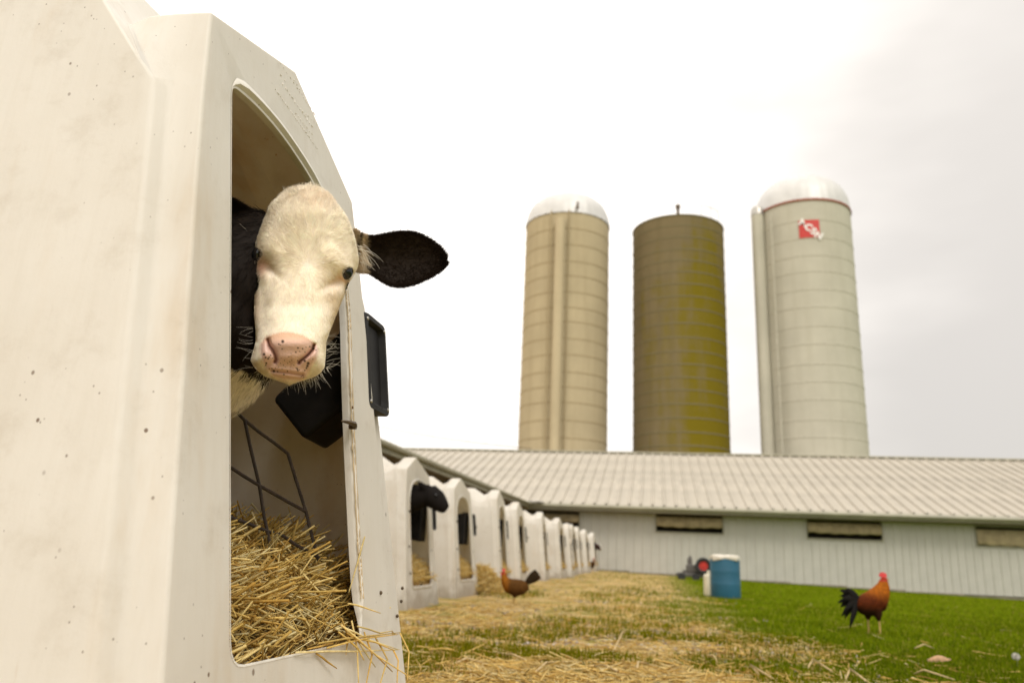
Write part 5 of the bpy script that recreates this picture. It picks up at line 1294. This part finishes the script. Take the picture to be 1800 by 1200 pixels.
pc_ = np.array([(.36, .31, .26), (.48, .42, .35), (.24, .20, .17), (.40, .30, .22)])[rng.integers(0, 4, n)] * rng.uniform(.8, 1.1, (n, 1))
tag(link('gravel', fast_mesh('gravel', P.reshape(-1, 3), (np.arange(n)[:, None, None] * 6 + of[None]).reshape(-1, 3), np.repeat(pc_, 6, 0), True), M['pebble']), 'grey and tan gravel stones showing among the straw', 'gravel', kind='stuff')
# a few big stalks lying at the front edge of the view, each its own
big = [((1068, 1170), (1095, 1120), (1118, 1116)), ((1100, 1143), (1135, 1152), (1172, 1158)), ((1118, 1190), (1122, 1178), (1140, 1170)), ((1290, 1160), (1293, 1150), (1298, 1146)), ((1335, 1190), (1320, 1184), (1365, 1200)),
       ((1488, 1196), (1495, 1190), (1530, 1206)), ((1608, 1188), (1625, 1192), (1680, 1199)), ((1608, 1142), (1625, 1143), (1642, 1142)), ((1012, 1178), (1060, 1184), (1120, 1200)), ((1240, 1155), (1255, 1166), (1262, 1168)),
       ((860, 1150), (900, 1165), (945, 1172)), ((780, 1180), (820, 1172), (870, 1176)), ((930, 1196), (960, 1180), (985, 1168)), ((1420, 1178), (1430, 1172), (1465, 1185))]
for k, pts in enumerate(big):
    P = [gp(*q) + np.array([0, 0, .012 + (.03 if i == 1 else 0)]) for i, q in enumerate(pts)]; c = P[0].copy(); m = MB()
    m.tube([P[0] - c, (P[0] + P[1]) / 2 - c, P[1] - c, (P[1] + P[2]) / 2 - c, P[2] - c], [.0045, .005, .005, .0045, .003], 6)
    me = m.mesh('straw_stalk'); a = me.attributes.new('col', 'FLOAT_COLOR', 'POINT'); a.data.foreach_set('color', np.tile([.66, .50, .26, 1], len(me.vertices)).astype(np.float32))
    o = link('straw_stalk', me, M['straw']); o.location = c
    tag(o, (['bent pale straw stalk standing out of the ground left of the lawn edge', None, 'short upright straw stub at the bottom edge of the view', 'short straw stub near the grass, right of the bent stalk', None, 'arched thick straw stalk at the bottom, middle of the lawn', 'rightmost thick straw stalk at the bottom edge of the lawn', 'short level straw stalk lying highest on the lawn', None, None, None, 'leftmost thick straw stalk, close to the big hutch corner'] + [None] * 4)[k] or 'thick pale straw stalk lying on the ground at the front', 'straw stalk', 'thick straw stalks on the ground')
# fallen leaf and seed head on the lawn
p = gp(1650, 1168); m = MB(); V = []; F = []
for i in range(9):
    t = i / 8; wd = .030 * math.sin(math.pi * min(1, t * .95 + .03)) ** .7
    V += [(t * .13 - .06, -wd, .012 + .02 * t), (t * .13 - .06, 0, .022 + .03 * math.sin(t * 3)), (t * .13 - .06, wd, .028 + .01 * t)]
for i in range(8):
    for j in range(2): F.append((i * 3 + j, i * 3 + j + 1, i * 3 + 4 + j, i * 3 + 3 + j))
m.add(V, F, True); lf = m.build('dead_leaf', simple('dead_leaf', (.42, .25, .13), .7, 0, .3, 40), None); lf.location = p; sdm = lf.modifiers.new('s', 'SOLIDIFY'); sdm.thickness = .0015
tag(lf, 'curled brown dead leaf lying on the lawn at lower right', 'leaf')
p = gp(1788, 1172); dn = empty('dandelion', p, 0, 'grey dandelion clock standing in the grass at the right edge', 'dandelion')
m = MB(); m.tube([(0, 0, 0), (.004, 0, .03), (.0, 0, .055)], .002, 5); m.build('stem', M['grass'] and simple('stem_green', (.1, .16, .04), .6), dn)
m = MB()
for k in range(90):
    z_ = 1 - 2 * (k + .5) / 90; a = k * 2.39996; q = np.array([math.sqrt(1 - z_ * z_) * math.cos(a), math.sqrt(1 - z_ * z_) * math.sin(a), z_]); m.tube([(0, 0, .06), tuple(q * .022 + np.array([0, 0, .06]))], [.0004, .0014], 3)
m.build('seed_head', simple('seed_fluff', (.55, .52, .48), .9), dn)
TILT = TILT_save
